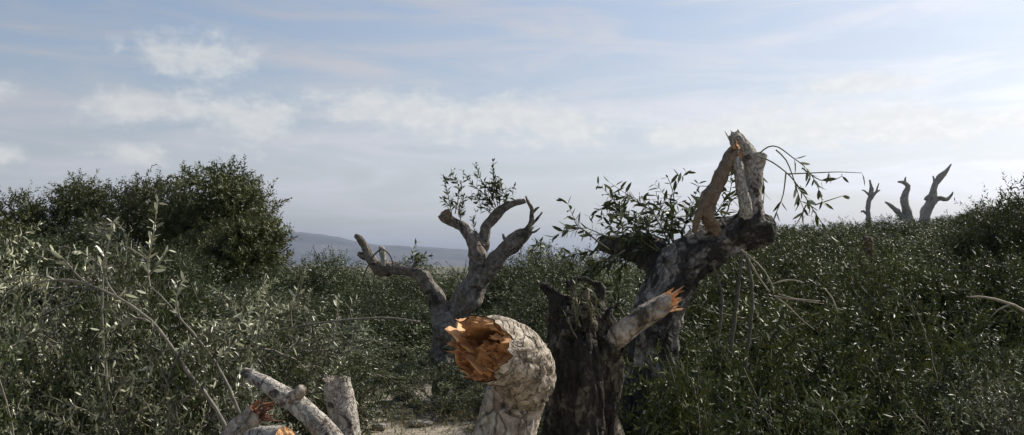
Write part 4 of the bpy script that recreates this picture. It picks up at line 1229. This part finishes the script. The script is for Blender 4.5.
def arching(label, Y, rows, shoots, seed, tone=0.6):
    P, r = px_path(rows, Y)
    r = [q * 0.56 for q in r]
    base = np.array(P[0]); base[2] = 0
    t = thing('arching_bough', label, 'bough', base, 'arching boughs at the left')
    st, inf = limb('stem', t, rel(P, t), r, M_TWIG, nseg=12, step=0.03, seed=seed, lump=0.12, ridge=0.05)
    for i, (pp, t0, gap) in enumerate(shoots):
        Q = [at(a, b, Y + 0.03 * math.sin(k * 1.3 + i)) - base for k, (a, b) in enumerate(pp)]
        leafy_shoot(t, spline(Q, 0.03, [1] * len(Q))[0], M_SILVER, (0.060, 0.016), gap * 0.7, t0, (0.005, 0.002), seed * 10 + i, min(1.0, tone + 0.25), True, 0.05, M_TWIG, key='silver')
    return t


arching('long pale bough arching from the bottom log up to the left', 4.6,
        [(232, 470, 4.2), (226, 430, 4), (212, 403, 3.6), (190, 375, 3.2), (170, 345, 2.8), (150, 320, 2.5), (125, 302, 2.2), (98, 288, 1.9), (70, 280, 1.6), (40, 282, 1.2), (15, 290, .8)],
        [([(118, 298), (108, 284), (103, 266), (108, 245), (112, 222)], .35, .035), ([(60, 281), (40, 276), (20, 276), (5, 282)], .1, .04), ([(96, 288), (80, 278), (66, 262), (54, 252), (30, 246)], .3, .035), ([(150, 320), (132, 318), (116, 326), (100, 330)], .2, .04), ([(172, 347), (160, 352), (150, 366), (146, 380)], .2, .04)], 21)
arching('thinner pale bough curving beside the long one, leafy tip pointing up', 4.75,
        [(250, 470, 3.4), (243, 425, 3.2), (232, 395, 2.8), (215, 362, 2.4), (197, 338, 2.1), (180, 318, 1.8), (165, 300, 1.5), (150, 286, 1.1)],
        [([(150, 287), (148, 270), (150, 250), (154, 230), (156, 214), (158, 203)], .12, .030), ([(150, 262), (136, 252), (124, 246)], .2, .035), ([(148, 276), (160, 262), (168, 250)], .2, .035), ([(180, 318), (176, 300), (180, 285), (186, 276)], .1, .035),
         ([(198, 340), (212, 330), (222, 322), (232, 318)], .15, .035), ([(216, 363), (226, 350), (240, 340)], .2, .035)], 22, 0.68)
arching('thin dark-tipped bough rising left of the pale ones, leaves curled at the end', 4.9,
        [(120, 470, 2.4), (110, 400, 2.2), (104, 350, 2), (102, 310, 1.8), (104, 270, 1.5), (110, 240, 1.2), (114, 222, .8)],
        [([(110, 240), (104, 232), (108, 222), (118, 224), (124, 232)], .1, .035), ([(104, 270), (90, 258), (76, 250), (64, 246)], .2, .035), ([(102, 310), (120, 296), (136, 290)], .2, .04)], 23, 0.6)
arching('slender bare bough lying level above the pale stump', 6.2,
        [(262, 332, 1.2), (300, 326, 1.5), (345, 320, 1.7), (390, 318, 1.6), (420, 322, 1.4)],
        [([(292, 327), (291, 312), (294, 298), (297, 290)], .55, .03), ([(338, 320), (337, 306), (340, 298)], .35, .028), ([(352, 320), (350, 308), (356, 300)], .5, .028), ([(330, 321), (334, 332), (332, 344)], .3, .03)], 24, 0.85)

tw_ = thing('bare_twig', 'thin pale bare twig arching in from the right edge', 'twig', at(1040, 330, 6.0) * np.array((1, 1, 0)) + np.array((0, 0, 0.3)))
P, r = px_path([(1060, 380, 2.0), (1044, 336, 1.7), (1024, 311, 1.5), (1004, 302, 1.3), (984, 297, 1.1), (968, 297, .7)], 6.0)
stem_, inf = limb('stem', tw_, rel(P, tw_), r, M_STRAW, nseg=8, step=0.03, seed=131, ridge=0.05)
P, r = px_path([(1010, 304, 1.0), (998, 310, .8), (990, 318, .5)], 6.0)
limb('side_twig', tw_, rel(P, tw_), r, M_STRAW, nseg=8, step=0.03, seed=132, ridge=0.05)
